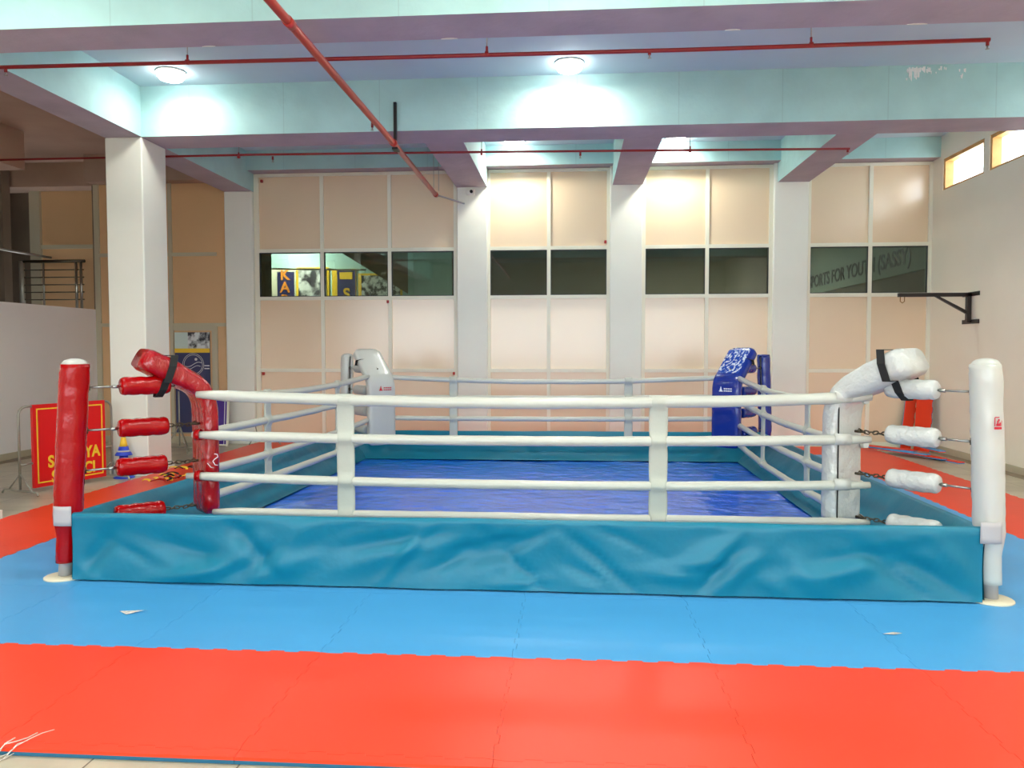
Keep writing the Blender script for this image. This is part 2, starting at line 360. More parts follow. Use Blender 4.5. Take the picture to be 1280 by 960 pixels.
# partition wall in the bays: boards, glazed strip, cream frame
ZF = [FZ, 1.24, 2.475, 3.29, 4.60]
bays = [(-5.46, [-5.40, -4.265, -3.094, -1.965], -1.93), (-1.42, [-1.405, -.392, .60], .62), (1.15, [1.18, 2.215, 3.24], 3.27), (3.82, [3.845, 4.82, 5.755], 5.78)]
wn = 4; hw = .03
for bi, (xa, ds, xb) in enumerate(bays):
    wbk = MB()
    wbk.box(xa, xb, WY, WY+.04, FZ, 2.475).box(xa, xb, WY, WY+.04, 3.29, 4.62)
    struct(['wall_back_left', 'wall_back_centre', 'wall_back_middle_right', 'wall_back_right'][bi], wbk, M['panel'])
    f = MB()
    for d in ds: f.box(d-hw, d+hw, WY-.035, WY+.06, FZ, 4.60)
    f.box(xa, ds[0]-hw, WY-.012, WY+.05, FZ, 4.6).box(ds[-1]+hw, xb, WY-.012, WY+.05, FZ, 4.6)
    for z in (ZF[1], ZF[2], ZF[3]): 
        for a, b_ in zip(ds[:-1], ds[1:]): f.box(a+hw, b_-hw, WY-.033, WY+.055, z-hw, z+hw)
    for a, b_ in zip(ds[:-1], ds[1:]):
        f.box(a+hw, b_-hw, WY-.033, WY+.055, 4.55, 4.60).box(a+hw, b_-hw, WY-.033, WY+.055, FZ, .07)
    struct('trim_%d' % (bi+1), f, M['frame'])
    for a, b_ in zip(ds[:-1], ds[1:]):
        g = MB().box(a+hw, a+hw+.012, WY-.02, WY+.03, 2.505, 3.26).box(b_-hw-.012, b_-hw, WY-.02, WY+.03, 2.505, 3.26).box(a+hw+.012, b_-hw-.012, WY-.02, WY+.03, 3.245, 3.26).box(a+hw+.012, b_-hw-.012, WY-.02, WY+.03, 2.505, 2.517)
        w = struct('window_%d' % wn, g, M['black_plastic']); wn += 1
        obj('pane', MB().box(a+hw+.012, b_-hw-.012, WY+.004, WY+.01, 2.517, 3.245), M['pane'], w)
# left bay behind the free pillar: boards in the dimmed colour and a glazed notice panel
struct('wall_back_far_left', MB().box(XL, -5.95, WY, WY+.05, FZ, 4.5), M['panel_dim'])
f = MB()
for a, b_ in ((XL, XL+.09), (-6.99, -6.93), (-6.2, -6.14)): f.box(a, b_, WY-.035, WY, FZ, 4.47 if a != -6.2 else 2.03)
f.box(XL+.09, -6.99, WY-.03, WY, 3.22, 3.28).box(-6.93, -6.14, WY-.03, WY, 3.22, 3.28).box(-6.93, -5.95, WY-.03, WY, 2.0, 2.06).box(XL+.09, -6.99, WY-.03, WY, 2.0, 2.06).box(XL, -5.95, WY-.03, WY, FZ, .08).box(-8.0, -7.92, WY-.03, WY, FZ, 4.4)
f.box(-6.93, -6.2, WY-.03, WY, 1.93, 2.0).box(-6.24, -6.2, WY-.03, WY, .1, 1.93)
struct('trim_5', f, M['skirting'])
# skirting and brown border tiles
struct('baseboard_right', MB().box(XR-.015, XR, -4, WY-.05, FZ, FZ+.10), M['skirting'])
struct('baseboard_left', MB().box(XL, XL+.015, -4, WY-.05, FZ, FZ+.10), M['skirting'])
struct('floor_border_right', MB().box(XR-.17, XR-.015, -4, WY-.05, FZ, FZ+.003), M['floor_border'])
struct('floor_border_left', MB().box(XL+.015, XL+.20, -4, WY-.05, FZ, FZ+.003), M['floor_border'])

# ------------------------------------------------------------------ the room behind the glazed strip
struct('wall_rear_room', MB().box(-8.3, 6.03, 22.1, 22.3, FZ, CZ).box(-8.5, -5.7, 14.2, 22.3, CZ, CZ+.1).box(-8.5, -8.3, 13.5, 22.3, FZ, CZ).box(5.85, 6.03, 13.5, 22.3, FZ, 2.92).box(-8.3, -2.75, 18.1, 18.25, FZ, CZ), M['stair_wall'])
struct('wall_rear_room_lit', MB().box(-7.28, -3.6, 18.0, 18.1, FZ, CZ), M['beam'])
struct('rear_room_light_divider', MB().box(-2.85, -2.75, 13.6, 18.0, FZ, CZ), M['beam'])  # partition added to keep the lamp's light in the left part
struct('floor_rear_room', MB().box(-8.3, 5.85, WY+.2, 22.1, FZ-.2, FZ), M['floor'])
struct('pillar_rear_room', MB().box(-5.75, -5.46, 13.75, 14.05, FZ, CZ), M['stair_wall'])
struct('ceiling_beam_rear_room', MB().box(-8.3, -2.75, 16.0, 16.4, 4.25, CZ).box(-2.3, 5.8, 16.6, 17.0, 4.35, CZ), M['beam'])
# underside of a stair flight, running down to the right behind panes two and three
sl = MB(); sl.add([(-4.9, 14.9, 3.75), (-4.9, 15.9, 3.75), (-2.95, 15.9, 2.55), (-2.95, 14.9, 2.55), (-4.9, 14.9, 4.4), (-4.9, 15.9, 4.4), (-2.95, 15.9, 4.4), (-2.95, 14.9, 4.4)],
       [(0, 1, 2, 3), (4, 5, 6, 7), (0, 3, 7, 4), (1, 2, 6, 5), (0, 1, 5, 4), (3, 2, 6, 7)])
struct('stair_flight_rear_room', sl, M['stair_wall'])
# lettered beam on the right of the rear room
sb = struct('ceiling_beam_lettered', MB().box(5.8, 6.03, 13.5, 22.1, 2.92, 4.93), mat('grey_green_paint', (150, 158, 146), .6))
tx = text_mb('SPORTS FOR YOUTH (SASSY)', .40, .01, 'LEFT', 1.0, .006)
w_txt = max(v[0] for v in tx.v); k_ = 5.85/w_txt
tx.map(lambda v: Vector((5.796+v.y, 19.95-v.x*k_, 3.08+v.z)))
obj('lettering', tx, M['black_plastic'], sb, label='dark painted capital letters')
# wall posters of the rear room
def poster(name, label, x0, x1, z0, z1, y, fill):
    t = thing(name, label, 'poster', ((x0+x1)/2, y-.02, z0)); obj('board', MB().box(x0, x1, y-.03, y-.003, z0, z1), M['yellow'] if fill != 'navy' else M['frame'], t)
    return t
t = poster('wall_poster', 'tall navy poster with orange capital letters seen through the leftmost window', -7.0, -6.42, 1.0, 3.46, 18.0, 'navy')
obj('print', MB().box(-6.84, -6.44, 17.95, 17.97, 1.0, 3.4), M['navy'], t)
for i, ch in enumerate('KARATE'):
    obj('letter', text_mb(ch, .34, .01, bold=.008).map(lambda v, i=i: v+Vector((-6.66, 17.945, 3.22-i*.29))), mat('orange_print', (240, 150, 50), .5) if i == 0 else bpy.data.materials['orange_print'], t)
t = poster('photo_poster', 'black and white action photo in a yellow frame, behind the leftmost window', -6.40, -5.62, 1.6, 3.5, 18.0, 'y')
obj('print', MB().box(-6.34, -5.68, 17.95, 17.97, 1.66, 3.45), M['photo_a'], t)
t = poster('wall_poster', 'purple poster with a yellow S seen through the second window', -5.55, -4.98, 1.6, 3.46, 18.0, 'y')
obj('print', MB().box(-5.42, -5.0, 17.95, 17.97, 1.6, 3.44), M['navy'], t)
obj('letter', text_mb('S', .36, .01, bold=.01).map(lambda v: v+Vector((-5.2, 17.945, 2.76))), M['yellow'], t)
obj('stripe', MB().box(-5.36, -5.06, 17.944, 17.949, 3.22, 3.38), M['yellow'], t)
t = poster('photo_poster', 'black and white group photo poster under the stair flight', -4.93, -3.9, 1.6, 3.35, 18.0, 'y')
obj('print', MB().box(-4.85, -3.95, 17.95, 17.97, 1.66, 3.3), M['photo_b'], t)
tag(obj('hanging_rod', MB().tube([(-6.7, 15.9, 3.27), (-4.2, 15.9, 3.22)], .018, 8), M['frame']), 'thin pale rod crossing behind the leftmost windows', 'rod')

# ------------------------------------------------------------------ ceiling lamps
def make_lamp(label, loc):
    t = thing('ceiling_lamp', label, 'ceiling lamp', loc, group='round ceiling lamps')
    obj('rim', MB().lathe([(.165, 0), (.172, -.008), (.172, -.016), (.162, -.02), (.16, -.012), (.16, 0)]), M['white_paint'], t, world=False)
    obj('diffuser', MB().lathe([(.158, -.015), (.156, -.06), (.13, -.095), (.07, -.115), (.002, -.12)]), M['lamp'], t, world=False)
    return t
def light_of(t, watts=None):
    ld = bpy.data.lights.new('lamp_light', 'AREA'); ld.shape = 'DISK'; ld.size = .3; ld.energy = watts or LAMP_W; ld.color = LAMP_COL
    try: ld.spread = PI
    except Exception: pass
    lo = bpy.data.objects.new('lamp_light', ld); COL.objects.link(lo); lo.parent = t; lo.location = (0, 0, -.13)
    pd = bpy.data.lights.new('lamp_glow', 'POINT'); pd.energy = (watts or LAMP_W)*.10; pd.color = LAMP_COL; pd.shadow_soft_size = .1
    po = bpy.data.objects.new('lamp_glow', pd); COL.objects.link(po); po.parent = t; po.location = (0, 0, -.26)
l0 = make_lamp('bright round ceiling lamp at top left, near the free pillar', (-4.80, 9.26, CZ)); light_of(l0, 15)
lamp_spots = [((-.04, 9.34, CZ), 'bright round ceiling lamp at top centre'), ((-.93, 12.75, CZ), 'bright round lamp behind the cross beam, left of the two over the back wall'),
              ((1.63, 12.78, CZ), 'bright round lamp behind the cross beam, right of the two over the back wall')]
for p, lb in lamp_spots: light_of(dup(l0, lb, p), 18 if p[1] > 12 else 24)
for n_, p in enumerate([(x, y, CZ) for y in (4.8, .6) for x in (-4.6, -.1, 4.2)]):
    light_of(dup(l0, 'round ceiling lamp overhead, %s of the %s row' % (['left', 'middle', 'right'][n_ % 3], ['farther', 'nearer'][n_//3]), p))
# the unlit one in the dim left bay
un = thing('ceiling_lamp', 'small unlit round ceiling fitting in the dim left bay', 'ceiling lamp', (-4.83, 12.5, CZ))
obj('rim', MB().lathe([(.13, 0), (.14, -.02), (.12, -.035), (.002, -.04)]), M['white_paint'], un, world=False)
rl = dup(l0, 'lamp seen through the leftmost window', (-6.35, 17.2, CZ-.5)); light_of(rl, 90)
obj('stem', MB().tube([(0, 0, 0), (0, 0, .5)], .02, 8), M['white_paint'], rl, world=False)
pd = bpy.data.lights.new('rear_room_fill', 'AREA'); pd.size = 2; pd.energy = 170; pd.color = (.9, 1, .92)  # unseen fill lamp, added to brighten the lettered beam
po = bpy.data.objects.new('rear_room_fill', pd); COL.objects.link(po); po.location = (3, 19, 4.2)

# ------------------------------------------------------------------ jigsaw floor mats
TS = 1.0194; X0 = -2.3407; Y0 = 4.013
def tooth(t, n=12, a=.008):
    """seam offset along a tile edge, as (t, offset) points"""
    pts = []; m = .04
    for k in range(n):
        c = m+(k+.5)*(1-2*m)/n; h = (1-2*m)/n*.5; s_ = 1 if k % 2 else -1
        pts += [(c-h*.9, s_*a), (c+h*.9, s_*a)]
    return pts
def tile_poly(straight_front=False, g=.0010, W_=TS, H_=TS, back=True, sides=True):
    P = [(g, g)]
    T = tooth(0)
    if straight_front: P = [(g, g)]
    else: P += [(t*W_, o+g) for t, o in T]
    P.append((W_-g, g))
    if sides: P += [(W_+o-g, t*H_) for t, o in T]
    P.append((W_-g, H_-g))
    P += [(t*W_, H_+o-g) for t, o in T[::-1]] if back else []
    P.append((g, H_-g))
    if sides: P += [(o+g, t*H_) for t, o in T[::-1]]
    return P
def tile_mb(poly, top, under):
    m = MB(); m.prism(poly, -.028, -.013, under); m.prism(poly, -.013, 0, top); return m
ordn = ['first', 'second', 'third', 'fourth', 'fifth', 'sixth', 'seventh', 'eighth', 'ninth', 'tenth']
mats_ = [M['red_foam'], M['blue_foam'], M['blue_foam_under']]
protos = {}
def tile(i, j):
    red = i in (-3, 6) or j in (-1, 8)
    key = red
    row = j+1; colm = i+3
    rowname = 'front row' if row == 0 else 'rearmost row' if row == 9 else '%s row from the front' % ordn[row]
    lb = '%s jigsaw foam mat, %s, %s from the left' % ('red' if red else 'blue', rowname, ordn[colm])
    loc = (X0+i*TS, Y0+j*TS, 0)
    if key not in protos:
        o = obj('foam_mat', tile_mb(tile_poly(), 0 if red else 1, 2 if red else 2), mats_, world=False); o.location = loc
        tag(o, lb, 'floor mat', 'red jigsaw mats' if red else 'blue jigsaw mats'); protos[key] = o
    else:
        o = protos[key].copy(); COL.objects.link(o); o.location = loc; o['label'] = lb
    return o
for j in range(-1, 9):
    for i in range(-3, 7):
        if -1 <= i <= 4 and 2 <= j <= 6: continue      # under the ring
        tile(i, j)
# narrow border strips along the front edge
T = tooth(0); g = .0010; sh = .058
for i in range(-3, 7):
    P = [(g, -sh), (TS-g, -sh), (TS-g, -g)]+[(t*TS, o-g) for t, o in T[::-1]]+[(g, -g)]
    if i == -3: so = obj('mat_edge_strip', tile_mb(P, 0, 2), mats_, world=False)
    else: so = so.copy(); COL.objects.link(so)
    so.location = (X0+i*TS, Y0-TS, 0)
    tag(so, 'narrow red edge strip along the front of the mats, %s from the left' % ordn[i+3], 'edge strip', 'mat edge strips')
# scraps lying about
tag(obj('paper_scrap', MB().add([(-2.76, 4.56, .002), (-2.68, 4.50, .004), (-2.60, 4.56, .012), (-2.585, 4.585, .003), (-2.67, 4.54, .014)], [(0, 1, 4), (1, 2, 4), (2, 3, 4)]), M['film']), 'thin white scrap on the blue mat, front left', 'scrap')
tag(obj('paper_scrap', MB().add([(1.74, 4.50, .002), (1.80, 4.485, .006), (1.86, 4.52, .002), (1.80, 4.51, .010)], [(0, 1, 3), (1, 2, 3), (2, 0, 3)]), M['film']), 'tiny white scrap on the blue mat, front right', 'scrap')
fb = MB()
for k in range(6):
    x = -2.36+random.random()*.06; y = 2.72+random.random()*.1; L_ = .14+random.random()*.16; a = .9+random.random()*.35
    pts = [(x+L_*q*math.cos(a), y+L_*q*math.sin(a)*1.0, (FZ+.003 if y+L_*q*math.sin(a) < 2.93 else .004)+.008*math.sin(q*7+k)+.008) for q in [i/6 for i in range(7)]]
    fb.tube(pts, .0015+random.random()*.002, 5)
tag(obj('film_shred', fb, M['film']), 'crumpled clear plastic film at the mat edge, bottom left corner', 'plastic film')

# ------------------------------------------------------------------ boxing ring
FL, FR, BR, BL = (-3.56, 5.235), (2.66, 5.17), (2.75, 11.4), (-3.35, 11.4)      # posts
RC = {'FL': (-2.87, 5.86), 'FR': (2.08, 5.80), 'BR': (2.15, 10.75), 'BL': (-2.72, 10.75)}      # rope corners
PC = {'FL': FL, 'FR': FR, 'BR': BR, 'BL': BL}
# canvas
def canvas_fn(u, v):
    x = -3.10+u*5.85; y = 5.45+v*5.70
    edge = min(u, 1-u, v, 1-v)
    if u in (0, 1): x += .05*noise.noise(Vector((v*9, 3, 0)))
    if v in (0, 1): y += .02*noise.noise(Vector((u*9, 7, 0)))
    z = .034+.012*noise.noise(Vector((x*1.6, y*2.6, 0)))+.007*noise.noise(Vector((x*5, y*9, 4)))
    if edge == 0: z = .004
    return (x, y, z)
tag(obj('ring_canvas', MB().grid(canvas_fn, 110, 130), M['canvas']), 'glossy wrinkled blue canvas covering the boxing ring floor', 'ring floor')
# apron: one sheet hung over the four sides
ap = thing('ring_apron', 'teal cloth skirt hanging around the boxing ring', 'ring apron', (-.4, 8.3, 0))
def folds(seed, n, L, amp=.045):
    rnd = random.Random(seed); out = []
    for _ in range(n):
        out.append((rnd.uniform(0, L), rnd.uniform(.05, .44), rnd.uniform(-.9, .9), rnd.uniform(.025, .08), rnd.uniform(.15, .5), rnd.choice((-1, 1))*rnd.uniform(.3, 1)*amp))
    return out
def fold_h(fs, s_, z):
    h = 0
    for (s0, z0, an, w, l, a) in fs:
        dx, dz = s_-s0, z-z0; c, n_ = math.cos(an), math.sin(an)
        p = dx*c+dz*n_; q = -dx*n_+dz*c
        h += a*math.exp(-(q/w)**2-(p/l)**2)
    return h
def skirt(A, B, za, zb, out_b, in_w, seed, label):
    A = Vector(A); B = Vector(B); L = (B-A).length; t = (B-A).normalized(); nrm = Vector((t.y, -t.x))   # outward
    fs = folds(seed, int(L*6.5), L); nu = int(L*26)
    prof = [('o', q/16) for q in range(17)]+[('t', q/6) for q in range(1, 7)]+[('i', q/10) for q in range(1, 11)]
    def fn(u, v):
        s_ = u*L; zt_ = za+(zb-za)*u; k = min(len(prof)-1, int(round(v*(len(prof)-1)))); kind, q = prof[k]
        p = A+t*s_; e = min(1, min(s_, L-s_)/.12)
        sag = .008*noise.noise(Vector((s_*1.3, seed, 0)))
        if kind == 'o':
            z = .012+q*(zt_-.032-.012); top = 1-q
            h = (fold_h(fs, s_, z)*(.25+.75*math.sin(PI*min(1, q*1.02))**.6) + .014*noise.noise(Vector((s_*2.2, z*4, seed)))*(1-q**6))*e
            h = max(-.045, min(h, .05))
            h -= .012*math.sin(PI*q)
            o = .028+h; 
        elif kind == 't':
            a = PI*q*.86; o = .028*math.cos(a); z = zt_-.032+.030*math.sin(a)+sag*math.sin(a)
        else:
            o = -.026-q*in_w; z = (zt_-.024)*(1-q)**1.15+.048*q
            z += .014*noise.noise(Vector((s_*2.5, q*2, seed+5)))*math.sin(PI*q)+.35*fold_h(fs, s_, q*.45)*math.sin(PI*q)*e
            over = in_w*q; p = A+t*min(max(s_, over*.98), L-over*.98)
        x, y = p.x+nrm.x*(o+out_b*(1-q if kind == 'o' else 0)), p.y+nrm.y*(o+out_b*(1-q if kind == 'o' else 0))
        return (x, y, max(z, .006))
    mb = MB().grid(fn, nu, len(prof)-1)
    return obj('skirt_panel', mb, M['teal'], ap, label=label)
AFL, AFR, ABR, ABL = (-3.445, 5.175), (2.565, 5.11), (2.66, 11.30), (-3.235, 11.29)
skirt(AFL, AFR, .475, .485, .006, .30, 11, 'front side of the teal skirt')
skirt(AFR, ABR, .485, .43, .0, .36, 12, 'right side of the teal skirt')
skirt(ABR, ABL, .43, .42, .0, .30, 13, 'rear side of the teal skirt')
skirt(ABL, AFL, .42, .475, .0, .30, 14, 'left side of the teal skirt')
rl_ = MB()
for (a, b_, z1, z2) in ((AFL, AFR, .44, .45), (AFR, ABR, .45, .395), (ABR, ABL, .395, .385), (ABL, AFL, .385, .44)): rl_.tube([(*a, z1), (*b_, z2)], .018, 8)
obj('rail', rl_, M['dark_steel'], ap)

# posts
def ring_post(key, label, tops, vinyl, cap, seed):
    x, y = PC[key]; t = thing('ring_post', label, 'ring post', (x, y, 0), group='boxing ring corner posts')
    dx, dy = tops[0]-x, tops[1]-y; H_ = 1.55
    ln = lambda z: Vector((x+dx*z/H_, y+dy*z/H_, z))
    obj('base_plate', MB().lathe([(.135, 0), (.135, .008), (.128, .013), (.06, .016)], (x, y, 0)), M['beige_disc'], t)
    obj('pole', MB().tube([ln(.012), ln(1.50)], .045, 16), M['grey_cloth'], t)
    gz = -(Vector((RC[key][0]-x, RC[key][1]-y))).normalized()           # slit faces the rope corner
    a0 = math.atan2(-gz.y, -gz.x)
    NZ = 46; NA = 40; vs = []
    for i in range(NZ+1):
        z = .11+(1.50-.11)*i/NZ; c = ln(z)
        r0 = .062 if z < .30 else .062+min(1, (z-.30)/.14)*(.030 if key == 'FL' else .026)
        if z > 1.44: r0 *= .97
        for k in range(NA+1):
            a = a0+.16+(2*PI-.32)*k/NA
            w = .006*noise.noise(Vector((math.cos(a)*1.3, math.sin(a)*1.3, z*7+seed)))+.006*noise.noise(Vector((math.cos(a)*2+z*3, math.sin(a)*2, z*34+seed)))*max(0, noise.noise(Vector((z*3, seed, 2)))+.35)
            r = r0+w*(1 if z > .45 else .35)
            vs.append((c.x+r*math.cos(a), c.y+r*math.sin(a), z))
    m_ = MB(); W_ = NA+1
    m_.add(vs, [(i*W_+k, i*W_+k+1, (i+1)*W_+k+1, (i+1)*W_+k) for i in range(NZ) for k in range(NA)], 0, True)
    pd_ = obj('padding', m_, vinyl, t)
    so_ = pd_.modifiers.new('thick', 'SOLIDIFY'); so_.thickness = .008; so_.offset = 0
    c = ln(1.49); obj('top_cap', MB().lathe([(.086, 0), (.08, .02), (.062, .038), (.03, .048), (.002, .05)] if key != 'BR' else [(.088, 0), (.088, .022), (.08, .03), (.002, .032)], tuple(c)), cap, t)
    # dark fastening strip along the slit
    sd = Vector((math.cos(a0), math.sin(a0), 0))
    if key in ('FL', 'FR'):
        sm_ = MB(); per = Vector((-sd.y, sd.x, 0))
        for i in range(24):
            z1, z2 = .5+i*.041, .5+(i+1)*.041
            for (ss) in (1,):
                A_ = ln(z1)+sd*(.082+.004*math.sin(i*1.9)); B_ = ln(z2)+sd*(.082+.004*math.sin((i+1)*1.9))
                sm_.add([A_-per*.022, A_+per*.022, B_+per*.022, B_-per*.022, A_-per*.022+sd*.008, A_+per*.022+sd*.008, B_+per*.022+sd*.008, B_-per*.022+sd*.008],
                        [(0, 1, 2, 3), (4, 5, 6, 7), (0, 1, 5, 4), (2, 3, 7, 6), (1, 2, 6, 5), (0, 3, 7, 4)])
        obj('fastening_strip', sm_, M['black_web'] if key == 'FL' else M['grey_cloth'], t)
    return t, ln
PT = {}
PT['FL'] = ring_post('FL', 'red padded ring post on the left with a white top', (-3.445, 5.235), M['red_vinyl'], M['white_vinyl'], 1)
PT['FR'] = ring_post('FR', 'tall white padded ring post at the front right corner', (2.593, 5.17), M['white_vinyl'], M['white_vinyl'], 2)
PT['BL'] = ring_post('BL', 'white ring post at the rear left corner', (-3.30, 11.4), M['white_vinyl'], M['white_wrap'], 3)
PT['BR'] = ring_post('BR', 'dark blue ring post at the rear right corner', (2.70, 11.4), M['blue_vinyl'], M['blue_vinyl'], 4)
# grey cloth ties where the skirt meets the two front posts
for key, sgn in (('FL', 1), ('FR', -1)):
    x, y = PC[key]; vs = MB()
    vs.grid(lambda u, v: (x+(-.01+.13*u)*sgn, y-.098-.012*math.sin(PI*u), .385+.135*v), 8, 4)
    o = obj('cloth_tie', vs, M['grey_cloth']); tag(o, 'grey cloth tie between the teal skirt and the %s' % ('red post' if key == 'FL' else 'white front post'), 'cloth tie')
    o.modifiers.new('s', 'SOLIDIFY').thickness = .008
# small red emblem on the front right post
lx, ly = 2.66-.067*.75, 5.17
lg = MB(); ang = math.radians(-78)
def on_post(px, pz):   # px along the circumference
    a = ang+px/.105; return (lx+.1005*math.cos(a), ly+.1005*math.sin(a), pz)
for (u0, u1, z0, z1) in ((-.027, .027, 1.10, 1.115), (-.027, -.021, 1.12, 1.175), (.021, .027, 1.12, 1.155), (-.024, .006, 1.172, 1.178), (-.016, .018, 1.12, 1.135), (-.01, .0, 1.135, 1.155), (-.004, .008, 1.15, 1.165), (.006, .018, 1.135, 1.143)):
    lg.add([on_post(u0, z0), on_post((u0+u1)/2, z0), on_post(u1, z0), on_post(u1, z1), on_post((u0+u1)/2, z1), on_post(u0, z1)], [(0, 1, 4, 5), (1, 2, 3, 4)])
obj('emblem', lg, M['logo_red'], PT['FR'][0], label='small red emblem')

# ropes
def rope(a, b_, za, zm, zb, r, label, group, seed, ext=(0, 0), out=(0, 0)):
    """rope from corner a to corner b with sag; out shifts it outward"""
    A = Vector((a[0]+out[0], a[1]+out[1], za)); B = Vector((b_[0]+out[0], b_[1]+out[1], zb)); d = (B-A); d.z = 0; dn = d.normalized()
    A -= dn*ext[0]; B += dn*ext[1]; n = 44; pts = []; rs = []
    for i in range(n+1):
        q = i/n; p = A.lerp(B, q); sag = (zm-(za+zb)/2)*4*q*(1-q)
        p.z = A.z*(1-q)+B.z*q+sag+.004*noise.noise(Vector((q*9, seed, 0)))
        p.x += .006*noise.noise(Vector((q*7, seed, 5))); p.y += .006*noise.noise(Vector((q*7, seed, 9)))
        pts.append(p); e = min(q, 1-q)*n
        rs.append(r*(.62 if e < .5 else .85 if e < 1.5 else 1))
    return tag(obj('ring_rope', MB().tube(pts, rs, 14, wob=.0035, seed=seed), M['rope']), label, 'ring rope', group)
OF, OS = (0, -.10), .10
nm = ['top', 'second', 'third', 'lowest']
zF = [(1.262, 1.205, 1.258), (.957, .926, .955), (.645, .602, .628), (.372, .361, .358)]
zB = [(1.225, 1.152, 1.222), (.936, .93, .951), (.644, .64, .657), (.37, .33, .40)]
zL = [(1.235, 1.165, 1.245), (.945, .925, .945), (.64, .60, .64), (.42, .37, .37)]
zR = [(1.22, 1.125, 1.225), (.90, .84, .92), (.60, .555, .60), (.35, .28, .35)]
FA = (-2.87, 5.775)
for k in range(4):
    r = [.042, .037, .035, .034][k]
    rope(FA, RC['FR'], zF[k][0], zF[k][1], zF[k][2], r, '%s white rope on the near side of the ring' % nm[k], 'front ring ropes', 20+k, ((-.05, -.01, .04, -.16)[k], .04), (0, -.04))
    rope(RC['BL'], RC['BR'], zB[k][0], zB[k][1], zB[k][2], .034, '%s white rope on the far side of the ring' % nm[k], 'rear ring ropes', 30+k, (0, 0), (0, .06))
    rope(RC['FL'], RC['BL'], zL[k][0], zL[k][1], zL[k][2], .034, '%s white rope along the left side of the ring' % nm[k], 'left ring ropes', 40+k, (-.08, 0), (-.05, 0))
    rope(RC['FR'], RC['BR'], zR[k][0], zR[k][1], zR[k][2], .034, '%s white rope along the right side of the ring' % nm[k], 'right ring ropes', 50+k, (-.08, 0), (.05, 0))
# cloth ties joining the four ropes of a side
def rope_tie(px, py, along, zs, width, label, group):
    """along = unit direction of the ropes"""
    al = Vector((*along, 0)); nr = Vector((along[1], -along[0], 0)); c = Vector((px, py, 0)); z1, z0 = zs[0]+.048, zs[3]-.045
    n = 48; na = 20; vs = []
    for i in range(n+1):
        z = z0+(z1-z0)*i/n; dz = min(abs(z-q) for q in zs)
        th = .013+.034*math.exp(-(dz/.035)**2)
        if i in (0, n): th = .012
        w = width/2*(1-.06*math.exp(-(dz/.05)**2)+.03*noise.noise(Vector((z*6, px, py))))
        for k in range(na):
            a = 2*PI*k/na; ca, sa = math.cos(a), math.sin(a)
            X_ = w*abs(ca)**.35*(1 if ca > 0 else -1); Y_ = th*abs(sa)**.8*(1 if sa > 0 else -1)
            p = c+al*X_+nr*Y_; vs.append((p.x, p.y, z))
    m_ = MB().add(vs, [(i*na+k, i*na+(k+1) % na, (i+1)*na+(k+1) % na, (i+1)*na+k) for i in range(n) for k in range(na)]+[[k for k in range(na)], [n*na+k for k in range(na)]], 0, True)
    return tag(obj('rope_tie', m_, M['sleeve']), label, 'rope tie', group)
def side_z(zt, q): return [za*(1-q)+zb*q+(zm-(za+zb)/2)*4*q*(1-q) for za, zm, zb in zt]
def at_q(a, b_, q, out=(0, 0)): return (a[0]*(1-q)+b_[0]*q+out[0], a[1]*(1-q)+b_[1]*q+out[1])
def unit(a, b_): v = Vector((b_[0]-a[0], b_[1]-a[1])).normalized(); return (v.x, v.y)
for q, w_ in ((.24, 'left'), (.706, 'right')):
    rope_tie(*at_q(FA, RC['FR'], q, (0, -.04)), unit(FA, RC['FR']), side_z(zF, q), .135, '%s of the two white ties on the near ropes' % w_, 'rope ties')
for q, w_ in ((.222, 'left'), (.716, 'right')):
    rope_tie(*at_q(RC['BL'], RC['BR'], q, (0, .06)), unit(RC['BL'], RC['BR']), side_z(zB, q), .115, '%s of the two white ties on the far ropes' % w_, 'rope ties')
for q, w_ in ((.285, 'nearer'), (.70, 'farther')):
    rope_tie(*at_q(RC['FL'], RC['BL'], q, (-.05, 0)), unit(RC['FL'], RC['BL']), side_z(zL, q), .13, '%s of the two white ties on the left ropes' % w_, 'rope ties')
for q, w_ in ((.32, 'nearer'), (.68, 'farther')):
    rope_tie(*at_q(RC['FR'], RC['BR'], q, (.05, 0)), unit(RC['FR'], RC['BR']), side_z(zR, q), .13, '%s of the two white ties on the right ropes' % w_, 'rope ties')

